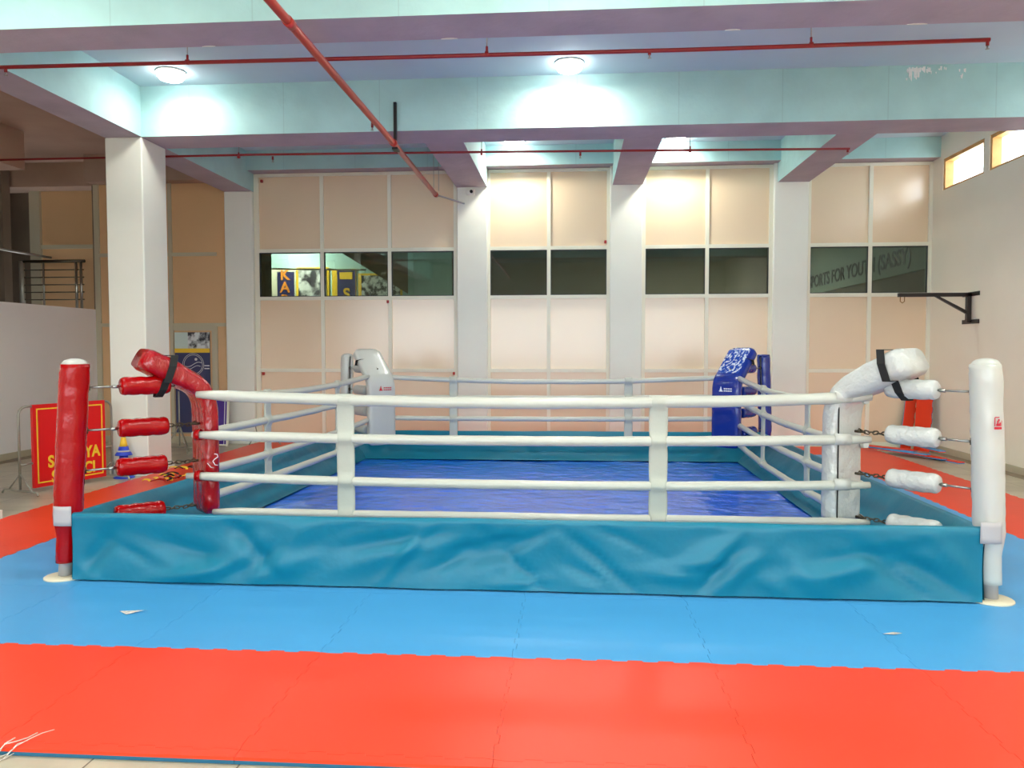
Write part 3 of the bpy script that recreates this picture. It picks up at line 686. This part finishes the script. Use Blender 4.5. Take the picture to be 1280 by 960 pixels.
# corner pads: a long cushion inside each rope corner, its head bent out over the top cushion
def corner_pad(key, label, vinyl, z0, kneez, tipz, tipd, width, thick, seed):
    px, py = PC[key]; cx, cy_ = RC[key]; o2 = Vector((px-cx, py-cy_)).normalized(); od = Vector((o2.x, o2.y, 0)); sd = Vector((-o2.y, o2.x, 0))
    base = Vector((cx, cy_, 0))-od*(.085+thick/2)+Vector((-.11 if key == 'FL' else 0, 0, 0))
    t = thing('corner_pad', label, 'corner pad', (base.x, base.y, z0), group='padded corner cushions of the ring')
    # centre line in (d outward, z)
    path = [(0, z0), (0, z0+.04), (.0, .6), (0, .9), (0, kneez-.12), (.012, kneez-.03), (.045, kneez+.05), (.10, kneez+.10)]
    ex, ez = tipd, tipz
    for q in (.25, .5, .75, .92, 1): path.append((.10+(ex-.10)*q, (kneez+.10)+(ez-kneez-.10)*q))
    # resample
    P = [Vector(p) for p in path]; n = 60; Ls = [0]
    for a, b_ in zip(P[:-1], P[1:]): Ls.append(Ls[-1]+(b_-a).length)
    def at_(s_):
        for i in range(len(P)-1):
            if s_ <= Ls[i+1]+1e-9: return P[i].lerp(P[i+1], (s_-Ls[i])/max(1e-9, Ls[i+1]-Ls[i]))
        return P[-1]
    C = [at_(Ls[-1]*i/n) for i in range(n+1)]
    for _ in range(3): C = [C[0]]+[(C[i-1]+C[i]*2+C[i+1])/4 for i in range(1, n)]+[C[-1]]
    na = 28; vs = []
    for i, c in enumerate(C):
        tg = (C[min(i+1, n)]-C[max(i-1, 0)]).normalized(); nn = Vector((tg.y, -tg.x))      # thickness direction (outward side positive)
        e = min(i, n-i)/n*Ls[-1]; sc = min(1, .80+e/.05*.2)
        for k in range(na):
            a = 2*PI*k/na; ca, sa = math.cos(a), math.sin(a)
            w = width/2*abs(ca)**.45*(1 if ca > 0 else -1)*sc; h = thick/2*(1+(.38 if key in ('FL', 'FR') else .0)*max(0, min(1, (i/n-.62)/.2)))*abs(sa)**.6*(1 if sa > 0 else -1)*sc
            wr_ = 1+.05*noise.noise(Vector((ca*2, sa*2+seed, i*.22)))+.03*noise.noise(Vector((ca*5, sa*5+seed, i*.7)))
            h *= wr_; w *= 1+.02*noise.noise(Vector((ca, seed, i*.2)))
            p = base+od*(c.x+nn.x*h)+sd*w; vs.append((p.x, p.y, c.y+nn.y*h))
    m_ = MB().add(vs, [(i*na+k, i*na+(k+1) % na, (i+1)*na+(k+1) % na, (i+1)*na+k) for i in range(n) for k in range(na)]+[[k for k in range(na)], [n*na+k for k in range(na)]], 0, True)
    if key == 'BR':
        for i in range(n):
            for k in range(na):
                if i/n > .66 and not (9 < k < 19): m_.mi[i*na+k] = 1
    obj('cushion', m_, [vinyl, film_m] if key == 'BR' else vinyl, t)
    # seam down the outward back edge
    sg = -1 if key in ('FL',) else 1
    if key == 'FR':
        sm_ = MB().tube([(base+od*(thick/2*.9)-sd*(width*.44)*(1)+Vector((0, 0, z))) for z in [z0+.03+i*.09 for i in range(11)]], .005, 6)
        obj('seam', sm_, M['black_web'], t)
    # strap looping the pad head and the top cushion
    ds = tipd*(.66 if key != 'FR' else .80); fz = (kneez+.10)+(tipz-kneez-.10)*((ds-.10)/(tipd-.10)); zc = 1.335-.085
    tk = thick*.78 if key in ('FL', 'FR') else thick*.3
    sw = .5*width+.02; lw = sw if key != 'BR' else .40*width; rw = sw if key != 'BL' else .40*width; lw, rw = rw, lw
    hb = .10 if key in ('FL', 'FR') else .05
    ox = .11*sd.x if key == 'FL' else 0
    loop = [(-lw, fz+.02), (-.42*width, fz+tk), (.42*width, fz+tk), (rw, fz+.02), (rw, fz-hb), (.10+ox, zc+.13), (.085+ox, zc+.05), (.03+ox, zc-.005), (-.03+ox, zc-.005), (-.085+ox, zc+.05), (-.10+ox, zc+.13), (-lw, fz-hb)]
    vs = []; nl = len(loop)
    for (w, z) in loop:
        lean = .10*(z-zc)/.3
        for dd in (-.027, .027):
            p = base+od*(ds+dd+.05-lean)+sd*w; vs.append((p.x, p.y, z))
    st_ = obj('strap', MB().add(vs, [(2*i, 2*i+1, (2*((i+1) % nl))+1, 2*((i+1) % nl)) for i in range(nl)]), M['black_web'], t)
    st_.modifiers.new('s', 'SOLIDIFY').thickness = .006
    return t, base, od, sd
film_m = photo_mat('creased_film_over_blue', 9, 4); cr_ = [n for n in film_m.node_tree.nodes if n.type == 'VALTORGB'][0].color_ramp
cr_.elements[0].color = (.004, .05, .36, 1); cr_.elements[1].color = (.62, .70, .82, 1); cr_.elements[0].position = .50; cr_.elements[1].position = .60
mp_ = [n for n in film_m.node_tree.nodes if n.type == 'MAPPING'][0]; mp_.inputs['Scale'].default_value = (3.2, 3.2, 1.0)
[n for n in film_m.node_tree.nodes if n.type == 'BSDF_PRINCIPLED'][0].inputs['Roughness'].default_value = .2
CP = {}
CP['FL'] = corner_pad('FL', 'glossy red corner pad wrapped in film, bent towards the red post', M['red_wrap'], .335, 1.24, 1.545, .47, .38, .13, 1)
CP['FR'] = corner_pad('FR', 'white corner pad at the near right corner, bent towards the white post', M['white_wrap'], .335, 1.22, 1.53, .52, .38, .15, 2)
CP['BL'] = corner_pad('BL', 'white corner pad at the far left corner of the ring', M['white_vinyl'], .29, 1.15, 1.57, .42, .42, .13, 3)
CP['BR'] = corner_pad('BR', 'blue film-wrapped corner pad at the far right corner', M['blue_vinyl'], .29, 1.15, 1.58, .42, .42, .13, 4)
# prints on the two far pads and the red pad
for key, mt in (('BL', M['logo_red']), ('BR', M['logo_white'])):
    t, base, od, sd = CP[key]; lm = MB(); f_ = .071
    def q_(u0, u1, z0, z1):
        P = [base-od*f_+sd*(-u) for u in (u0, u1)]
        lm.add([(P[0].x, P[0].y, z0), (P[1].x, P[1].y, z0), (P[1].x, P[1].y, z1), (P[0].x, P[0].y, z1)], [(0, 1, 2, 3)])
    # which way is right as seen from inside the ring
    sg = 1 if (Vector((-sd.x, -sd.y)).x > 0) else -1
    def Q(u0, u1, z0, z1): q_(sg*u0, sg*u1, z0, z1)
    zc = 1.06
    Q(-.07, -.015, zc-.025, zc-.012); Q(-.06, -.028, zc-.012, zc+.01); Q(-.052, -.036, zc+.01, zc+.03); Q(-.048, -.040, zc+.03, zc+.042)
    for r_ in range(2):
        for c_ in range(6): Q(.0+c_*.021, .015+c_*.021, zc+.006-r_*.028, zc+.022-r_*.028)
    obj('print', lm, mt, t, label='small printed emblem with two lines of lettering')
t, base, od, sd = CP['FL']
# white script mark on the red pad, side facing the camera
side = sd if sd.y < 0 else -sd
sc_pts = [base+side*(.19)+od*dx_+Vector((0, 0, z_)) for dx_, z_ in ((-.008, .80), (-.03, .795), (-.035, .775), (-.01, .76), (.004, .745), (-.012, .715), (-.035, .71))]
obj('print', MB().tube(sc_pts, .0035, 6), M['logo_white'], t, label='white script mark')
sc_pts = [base+side*(.19)+od*dx_+Vector((0, 0, z_)) for dx_, z_ in ((.045, .735), (.02, .70), (.0, .695))]
obj('print', MB().tube(sc_pts, .003, 6), M['logo_white'], t, label='white script mark')
# loops that hold the front ropes against the two near pads
for key, mt, zs in (('FL', M['red_vinyl'], (.957, .645)), ('FR', M['white_vinyl'], (1.258, .955, .632))):
    t, base, od, sd = CP[key]; cx, cy_ = RC[key]
    for z in zs:
        x_ = cx+(.055 if key == 'FL' else -.16); yy_ = 5.735 if key == 'FL' else cy_-.04; wd = .042 if key == 'FL' else .11
        vs = []; 
        for a in [2*PI*i/16 for i in range(16)]:
            for dd in (-wd/2, wd/2): vs.append((x_+dd, yy_+.045*math.cos(a), z+.043*math.sin(a)))
        lo = obj('rope_loop', MB().add(vs, [(2*i, 2*i+1, (2*i+3) % 32, (2*i+2) % 32) for i in range(16)], 0, True), mt, t)
        lo.modifiers.new('s', 'SOLIDIFY').thickness = .004

# tensioners: cushion, rod to the post, chain to the rope corner; sixteen in all
def link(mb, c, d, up_, L_=.042, W_=.022, r=.0048):
    d = d.normalized(); s2 = d.cross(up_).normalized(); pts = []
    for i in range(14):
        a = 2*PI*i/14; x_ = math.cos(a); y_ = math.sin(a)
        pts.append(c+d*(x_*W_/2+(L_-W_)/2*(1 if x_ > 0 else -1))+s2*(y_*W_/2))
    pts.append(pts[0]); pts_ = pts+[pts[1]]
    mb.tube(pts_, r, 6, cap=False)
def make_tensioner(vinyl, L_tot):
    """local: x runs from the post (0) to the rope corner (L_tot)"""
    t = thing('rope_tensioner', '-', 'rope tensioner')
    a, b_ = .30, .645
    n = 20; pts = [(a, 0, 0), (a+.004, 0, 0), (a+.016, 0, 0)]+[(a+.03+(b_-a-.06)*i/n, 0, .002*math.sin(i)) for i in range(n+1)]+[(b_-.016, 0, 0), (b_-.004, 0, 0), (b_, 0, 0)]
    rs = [.02, .055, .062]+[.066]*(n+1)+[.062, .055, .02]
    obj('cushion', MB().tube(pts, rs, 22, wob=.004, seed=3), vinyl, t, world=False)
    obj('rod', MB().tube([(.085, 0, 0), (a+.01, 0, 0)], .0075, 8).tube([(a-.05, 0, 0), (a-.01, 0, 0)], .013, 6), M['steel'], t, world=False)
    obj('bracket', MB().tube([(.07, 0, 0), (.10, 0, 0)], .016, 6).tube([(.098, 0, -.022), (.098, 0, .022)], .006, 6), M['dark_steel'], t, world=False)
    ch = MB(); x_ = b_+.005; k = 0
    while x_ < L_tot-.05:
        link(ch, Vector((x_+.018, 0, -.003*math.sin(k*1.7))), Vector((1, 0, .15*math.sin(k*2))), Vector((0, 0, 1)) if k % 2 else Vector((0, 1, 0))); x_ += .033; k += 1
    obj('chain', ch, M['dark_steel'], t, world=False)
    hk = MB().tube([(L_tot-.07, 0, 0), (L_tot-.03, 0, .02), (L_tot-.015, 0, 0), (L_tot-.03, 0, -.022), (L_tot-.05, .006, -.03)], .006, 6).tube([(L_tot-.045, 0, 0), (L_tot+.0, 0, 0)], .010, 8)
    obj('hook', hk, M['dark_steel'], t, world=False)
    return t
words_c = {'FL': ('red', 'red post on the left'), 'FR': ('white', 'white front right post'), 'BL': ('white', 'far left post'), 'BR': ('blue', 'blue post')}
zt = {'FL': [1.335, 1.03, .745, .40], 'FR': [1.325, 1.005, .70, .385], 'BL': [1.33, 1.02, .72, .46], 'BR': [1.33, 1.02, .72, .46]}
cm = {'FL': M['red_vinyl'], 'FR': M['white_wrap'], 'BL': M['white_vinyl'], 'BR': M['blue_vinyl']}
for key in ('FL', 'FR', 'BL', 'BR'):
    first = None; x, y = PC[key]; cx, cy_ = RC[key]; ln = PT[key][1]
    for k in range(4):
        z = zt[key][k]; P = ln(z); d = Vector((cx-P.x, cy_-P.y)); L_ = d.length; rz = math.atan2(d.y, d.x)
        lb = '%s cushioned rope tensioner beside the %s, %s of its four' % (words_c[key][0], words_c[key][1], nm[k])
        if first is None:
            first = make_tensioner(cm[key], L_+(.02 if key == 'FL' else .07)); first['label'] = lb; first['group'] = 'rope tensioners'; first.location = P; first.rotation_euler = (0, 0, rz)
        else: dup(first, lb, P, rz, 'rope tensioners')

# ------------------------------------------------------------------ sprinkler pipes
def pipe(name, label, pts, r, m, hang, noz, elbow=None):
    t = thing(name, label, 'pipe', pts[0])
    obj('tube', MB().tube(pts, r, 14), M[m], t)
    A, B = Vector(pts[0]), Vector(pts[-1])
    for q in hang:
        p = A.lerp(B, q); h = MB().tube([p+Vector((0, 0, r)), Vector((p.x, p.y, CZ))], .005, 6)
        cl = MB().tube([p+Vector((-.015, 0, 0)), p+Vector((.015, 0, 0))], r+.006, 12).tube([p+Vector((0, 0, r)), p+Vector((0, 0, r+.045))], .011, 8)
        hh = obj('hanger', h, M['steel'], t); obj('clamp', cl, M['red_pipe'], hh)
    for q in noz:
        p = A.lerp(B, q); nz = MB().tube([p, p+Vector((0, 0, -r-.03))], .014, 8)
        n1 = obj('outlet', nz, M['red_pipe'], t)
        obj('sprinkler_head', MB().tube([p+Vector((0, 0, -r-.03)), p+Vector((0, 0, -r-.05))], .008, 8).lathe([(.016, 0), (.018, .003), (.004, .006)], (p.x, p.y, p.z-r-.06), 10), M['steel'], n1)
    return t
pipe('sprinkler_pipe', 'long red sprinkler pipe running across under the nearest ceiling beam', [(-5.455, 7.06, 4.222), (-2, 7.06, 4.206), (1, 7.06, 4.195), (3.51, 7.06, 4.203)], .018, 'red_pipe', [.218, .524, .836], [.023, .683, .998])
pipe('sprinkler_pipe', 'thin red sprinkler pipe behind the cross beam, ending over the right pillar', [(-8.3, 10.5, 4.235), (-4.272, 10.5, 4.235), (-.8, 10.5, 4.205), (3.534, 10.5, 4.155)], .015, 'red_pipe', [.0, .30+.02, .60, .83], [.36, .71, .998])
t = pipe('sprinkler_main_pipe', 'thick orange-red pipe slanting overhead towards the back wall', [(-2.17, -1.0, 4.10), (-2.165, 5.6, 4.10), (-2.165, 9.2, 4.10), (-2.24, 12.9, 4.14)], .035, 'big_pipe', [], [.70])
obj('end_cap', MB().tube([(-2.24, 12.88, 4.14), (-2.24, 12.98, 4.14)], .042, 14), M['big_pipe'], t)
obj('coupling', MB().tube([(-2.165, 5.95, 4.10), (-2.165, 6.06, 4.10)], .041, 14), M["big_pipe"], t)
obj('coupling', MB().tube([(-2.165, 9.50, 4.10), (-2.165, 9.57, 4.10)], .045, 14), M['big_pipe'], t)
obj('hanger', MB().box(-2.20, -2.165, 9.70, 9.745, 4.12, 4.64).box(-2.20, -2.13, 9.60, 9.745, 4.04, 4.065), M['black_steel'], t, label='dark steel hanger bar on the beam')
obj('wall_hanger', MB().tube([(-2.23, 12.7, 4.15), (-2.23, 12.7, CZ)], .005, 6).tube([(-2.15, 12.7, 4.15), (-2.15, 12.7, CZ)], .005, 6), M['steel'], t)
obj('branch', MB().tube([(-2.24, 12.95, 4.14), (-1.9, 13.1, 4.05), (-1.80, 13.18, 4.03)], .014, 8), M['grey_cloth'], t)
# camera on the pillar
t = thing('security_camera', 'small white security camera with a dark lens on the left middle pillar', 'security camera', (-1.68, 13.2, 4.16))
obj('mount', MB().tube([(-1.68, 13.2, 4.22), (-1.68, 13.12, 4.22)], .02, 8), M['white_paint'], t)
obj('body', MB().bbox(-1.75, -1.61, 13.03, 13.14, 4.15, 4.24, .01), M['white_paint'], t)
obj('lens', MB().tube([(-1.66, 13.03, 4.195), (-1.66, 13.0, 4.195)], .026, 12), M['black_plastic'], t)
for k, (x_, z_, lb) in enumerate([(-5.31, 4.48, 'at the upper left of the partition'), (-3.13, 2.41, 'just below the second window'), (.55, 3.38, 'above the centre windows near the pillar'), (-5.33, 1.18, 'low on the leftmost board'), (-2.0, 1.19, 'low beside the left middle pillar')]):
    tag(obj('wall_clip', MB().bbox(x_-.02, x_+.02, WY-.045, WY, z_-.025, z_+.025, .006), M['red_tag']), 'tiny dark red clip on the back partition, '+lb, 'clip')

# ------------------------------------------------------------------ punch bag bracket on the right wall
t = thing('bag_bracket', 'black steel punch bag bracket on the right wall', 'bracket', (XR, 11.95, 1.98))
obj('wall_plate', MB().box(XR-.012, XR, 11.72, 12.20, 1.96, 2.02), M['black_steel'], t)
obj('upper_plate', MB().box(XR-.012, XR, 11.72, 12.20, 2.36, 2.42), M['black_steel'], t)
obj('upright', MB().box(XR-.07, XR-.012, 11.93, 11.99, 1.98, 2.40), M['black_steel'], t)
obj('arm', MB().box(XR-1.03, XR-.012, 11.93, 11.985, 2.355, 2.41), M['black_steel'], t)
br_ = MB(); br_.add([(XR-.52, 11.935, 2.36), (XR-.46, 11.935, 2.36), (XR-.05, 11.935, 2.14), (XR-.05, 11.935, 2.09), (XR-.52, 11.98, 2.36), (XR-.46, 11.98, 2.36), (XR-.05, 11.98, 2.14), (XR-.05, 11.98, 2.09)],
                    [(0, 1, 2, 3), (4, 5, 6, 7), (0, 1, 5, 4), (1, 2, 6, 5), (2, 3, 7, 6), (3, 0, 4, 7)])
obj('brace', br_, M['black_steel'], t)
obj('hook', MB().tube([(XR-1.0, 11.955, 2.355), (XR-1.0, 11.955, 2.29), (XR-.97, 11.955, 2.265), (XR-.94, 11.955, 2.29), (XR-.94, 11.955, 2.355)], .007, 6), M['brass'], t)

# leftover mats by the right wall
def slab(name, label, c, size, rot, layers, teeth=True):
    """a foam mat standing or lying: size (w, h), rot matrix"""
    P = []
    w, h = size; n = int(h/.085)
    P = [(-w/2, 0), (w/2, 0)]
    for i in range(n): P += [(w/2+(.012 if i % 2 else -.0), (i+.2)*h/n), (w/2+(.012 if i % 2 else 0), (i+.8)*h/n)]
    P += [(w/2, h), (-w/2, h)]
    m_ = MB(); m_.prism(P, 0, .012, 0); m_.prism(P, .012, .026, 1)
    R_ = rot.to_4x4(); m_.map(lambda v: R_ @ v + Vector(c))
    return tag(obj(name, m_, layers), label, 'floor mat', 'spare mats by the right wall')
from mathutils import Euler
RB = [M['blue_foam'], M['red_foam']]; BR_ = [M['red_foam'], M['blue_foam']]
slab('spare_foam_mat', 'red foam mat leaning in the right corner, left of the two', (5.36, 13.12, FZ), (.17, 1.05), Euler((math.radians(84), math.radians(0), math.radians(8)), 'XYZ').to_matrix() @ Matrix.Rotation(math.radians(-9), 3, 'Z'), RB)
slab('spare_foam_mat', 'red foam mat with blue edge leaning on the right wall, right of the two', (5.56, 12.95, FZ), (.25, 1.06), Euler((math.radians(86), 0, math.radians(-52)), 'XYZ').to_matrix(), RB)
for k, (x_, y_, a, w, h, z, lay, lb) in enumerate([(5.50, 11.55, 14, .10, 1.25, 0, RB, 'long red mat strip on the floor, nearest the right wall'), (5.36, 11.75, 22, .10, 1.1, 0, RB, 'red mat strip on the floor, second from the right wall'),
        (5.22, 11.95, 30, .10, 1.0, 0, BR_, 'blue mat strip on the floor among red ones'), (5.16, 12.25, 40, .12, .8, .03, RB, 'red mat strip lying across the pile by the corner'), (5.42, 11.95, 5, .10, 1.1, .03, BR_, 'blue mat strip on top of the pile by the right wall')]):
    slab('mat_strip', lb, (x_, y_, FZ+k*.0265), (w, h), Matrix.Rotation(math.radians(a), 3, 'Z'), lay)

# ------------------------------------------------------------------ left side: sign stand, cone, banner, notice board, railing
t = thing('sign_stand', 'rolling steel stand behind the red post, holding a red sign board', 'sign stand', (-6.0, 8.9, FZ))
A = Vector((-6.165, 8.33, FZ)); B = Vector((-5.77, 9.46, FZ)); d = (B-A).normalized(); up_ = Vector((0, 0, 1)); nrm = Vector((d.y, -d.x, 0))
arc = lambda P, dr: [P+up_*.05, P+up_*.90]+[P+up_*(.90+.09*math.sin(a))+dr*(.09*(1-math.cos(a))) for a in (PI/6, PI/3, PI/2)]
obj('post', MB().tube(arc(A, d)+[A+d*.25+up_*.99], .014, 8), M['tube_steel'], t)
obj('post', MB().tube(arc(B, -d)+[B-d*.16+up_*.99], .014, 8), M['tube_steel'], t)
obj('crossbar', MB().tube([A+up_*.34, A+d*.15+up_*.34], .012, 8), M['tube_steel'], t)
obj('crossbar', MB().tube([B+up_*.42, B-d*.10+up_*.42], .012, 8), M['tube_steel'], t)
for P in (A, B):
    obj('foot', MB().tube([P-nrm*(-.30)+up_*.012, P-nrm*(-.27)+up_*.05, P-nrm*.27+up_*.05, P-nrm*.31+up_*.012], .013, 8), M['tube_steel'], t)
    obj('brace', MB().tube([P-nrm*.20+up_*.05, P+up_*.24], .009, 6).tube([P+nrm*.20+up_*.05, P+up_*.24], .009, 6), M['tube_steel'], t)
sb_ = thing('sign_board', 'red sign board with yellow border and letters, held in the steel stand', 'sign', tuple(A+d*.2+up_*.05))
def brd(u0, u1, z0, z1, o0, o1):
    P = [A+d*u+nrm*o+up_*z for z in (z0, z1) for o in (o0, o1) for u in (u0, u1)]
    return MB().add(P, [(0, 2, 3, 1), (4, 5, 7, 6), (0, 1, 5, 4), (2, 6, 7, 3), (0, 4, 6, 2), (1, 3, 7, 5)])
u0, u1, z0, z1 = .155, 1.09, .055, 1.005
obj('panel', brd(u0, u1, z0, z1, -.02, .02), M['sign_red'], sb_)
bd = MB()
for q in ((u0+.04, u1-.04, z0+.045, z0+.06), (u0+.04, u1-.04, z1-.06, z1-.045), (u0+.04, u0+.055, z0+.045, z1-.045), (u1-.055, u1-.04, z0+.045, z1-.045)):
    m_ = brd(*q, .02, .024); bd.add(m_.v, m_.f)
obj('border', bd, M['yellow'], sb_)
for txt, uc, zc in (('S', .36, .27), ('YA', .90, .33), ('S', .40, .09), ('CI', .86, .14)):
    obj('letter', text_mb(txt, .19, .004, bold=.006).map(lambda v: A+d*(uc+v.x*.85)+nrm*(.024-v.y)+up_*(zc+v.z-.0)), M['yellow'], sb_)
# cone
t = thing('marker_cone', 'small yellow and blue marker cone beside the free pillar', 'cone', (-6.40, 10.9, FZ))
t.location = (-5.69, 9.58, FZ)
obj('upper_cone', MB().lathe([(.05, .40), (.04, .45), (.026, .52), (.02, .555), (.014, .555)], n=20), M['yellow'], t, world=False)
lc = MB().lathe([(.105, .29), (.10, .30), (.066, .36), (.054, .40), (.03, .41)], n=20)
obj('lower_cone', lc, M['cone_blue'], t, world=False)
obj('base', MB().lathe([(.13, 0), (.125, .012), (.07, .03), (.05, .29)], n=12), M['cone_blue'], t, world=False)
obj('stripe', MB().lathe([(.084, .335), (.075, .352)], n=20), M['white_vinyl'], t, world=False)
# heap of flat agility straps on the mat behind the left skirt
hp = thing('strap_heap', 'heap of yellow, black and red straps behind the left skirt', 'strap heap', (-4.75, 9.5, 0))
rnd = random.Random(5)
for k in range(22):
    x_, y_ = -4.95+rnd.uniform(-.16, .16), 9.35+rnd.uniform(-.35, .45); a = rnd.uniform(0, PI); z = .015+rnd.uniform(0, .085); L_ = rnd.uniform(.10, .18)
    pts = [Vector((x_+L_*(q-.5)*math.cos(a)+.03*math.sin(q*6)*math.sin(a), y_+L_*(q-.5)*math.sin(a), z+.02*math.sin(q*PI))) for q in [i/8 for i in range(9)]]
    obj('strap', MB().tube(pts, .018, 8, flat=.35), [M['yellow'], M['black_web'], M['black_web'], M['red_vinyl'], M['yellow']][k % 5], hp)
# notice poster on the glazed panel
t = thing('notice_poster', 'navy poster with a photo, yellow stripe and round white emblem on the left wall panel', 'poster', (-6.58, WY, .15))
px0, px1, yy = -6.915, -6.285, WY-.018
obj('sheet', MB().box(px0, px1, yy, WY-.004, .15, 1.90), M['navy'], t)
obj('photo', MB().box(px0+.24, px1, yy-.004, yy, 1.62, 1.90), M['photo_b'], t)
obj('pale_block', MB().box(px0, px0+.24, yy-.004, yy, 1.62, 1.90), M['pale_print'], t)
obj('stripe', MB().box(px0, px1, yy-.004, yy, 1.545, 1.62), M['yellow'], t)
em = MB(); c = Vector((px0+.33, yy-.004, 1.34))
for R_ in (.19, .165): em.tube([c+Vector((R_*math.cos(a), 0, R_*math.sin(a))) for a in [2*PI*i/40 for i in range(42)]], .004, 5, cap=False)
em.tube([c+Vector((x_, 0, .04*math.sin(x_*16))) for x_ in [-.15+.3*i/12 for i in range(13)]], .006, 5)
em.tube([c+Vector((x_, 0, -.05+.03*math.sin(x_*20))) for x_ in [-.13+.26*i/12 for i in range(13)]], .005, 5)
em.lathe([(.025, -.002), (.025, .002)], (0, 0, 0), 14)
n_ = 28; em.v[-n_:] = [tuple(c+Vector((.05+v[0], v[2], .09+v[1]))) for v in em.v[-n_:]]
for z_ in (1.31, 1.26): em.box(px0+.53, px1-.01, yy-.006, yy, z_, z_+.018)
obj('emblem', em, M['logo_white'], t, label='round white line emblem')
# purple standing banner and thin metal easel
t = thing('standing_banner', 'purple banner board leaning beside the left wall pillar', 'banner', (-5.95, 12.85, FZ))
def lean(mb): return mb.map(lambda v: Vector((v.x, v.y+.10*(v.z-FZ), v.z)))
obj('board', lean(MB().box(-6.25, -5.83, 12.85, 12.87, .0, .80)), M['purple'], t)
obj('frame', lean(MB().box(-5.83, -5.80, 12.845, 12.875, FZ, .82).box(-6.28, -6.25, 12.845, 12.875, FZ, .82).box(-6.25, -5.83, 12.845, 12.875, .80, .82).box(-6.25, -5.83, 12.845, 12.875, -.02, .0)), M['frame'], t)
obj('stripe', lean(MB().box(-5.87, -5.86, 12.842, 12.85, .0, .80).box(-6.2, -5.9, 12.842, 12.85, .06, .075)), M['logo_white'], t)
t = thing('metal_stand', 'thin metal folding stand on the floor behind the red corner pad', 'stand', (-6.2, 11.9, FZ))
obj('leg', MB().tube([(-6.35, 11.75, FZ+.01), (-6.12, 11.85, .42)], .009, 6), M['tube_steel'], t)
obj('leg', MB().tube([(-5.95, 11.75, FZ+.01), (-6.12, 11.85, .42)], .009, 6), M['tube_steel'], t)
obj('leg', MB().tube([(-6.12, 12.15, FZ+.01), (-6.12, 11.85, .42)], .009, 6), M['tube_steel'], t)
obj('pole', MB().tube([(-6.12, 11.85, .10), (-6.12, 11.85, .95)], .011, 8), M['tube_steel'], t)
obj('crossbar', MB().tube([(-6.42, 11.8, .08), (-5.82, 11.8, .08)], .008, 6).tube([(-6.40, 11.83, .30), (-5.86, 11.83, .30)], .008, 6), M['tube_steel'], t)
t = thing('metal_stand', 'thin metal stand base beside the left wall pillar, behind the left ropes', 'stand', (-5.1, 12.95, FZ))
obj('foot', MB().tube([(-5.45, 12.9, FZ+.01), (-5.38, 12.9, .09), (-4.98, 12.9, .09), (-4.88, 12.9, FZ+.01)], .009, 6), M['tube_steel'], t)
obj('pole', MB().tube([(-5.28, 12.9, .09), (-5.36, 12.95, .34)], .009, 6).tube([(-5.20, 12.9, .09), (-5.12, 12.95, .34)], .009, 6), M['tube_steel'], t)
# stair railing above the low wall
t = thing('stair_railing', 'dark steel stair railing above the low left wall', 'railing', (-9.2, 13.3, 2.2))
for x_, r in ((-9.66, .045), (-9.26, .016), (-8.66, .022), (-8.57, .022)):
    obj('post', MB().tube([(x_, 13.25, 2.2), (x_, 13.25, 3.16)], r, 10), M['steel'] if r < .04 else M['tube_steel'], t)
obj('handrail', MB().tube([(-9.66, 13.25, 3.15), (-8.50, 13.25, 3.15)], .028, 10), M['dark_steel'], t)
obj('handrail', MB().tube([(-10.3, 12.2, 3.42), (-9.0, 13.1, 3.19)], .022, 10), M['steel'], t)
for z_ in (3.0, 2.87, 2.74, 2.61, 2.48): obj('bar', MB().tube([(-9.62, 13.25, z_), (-8.52, 13.25, z_)], .010, 8), M['dark_steel'], t)
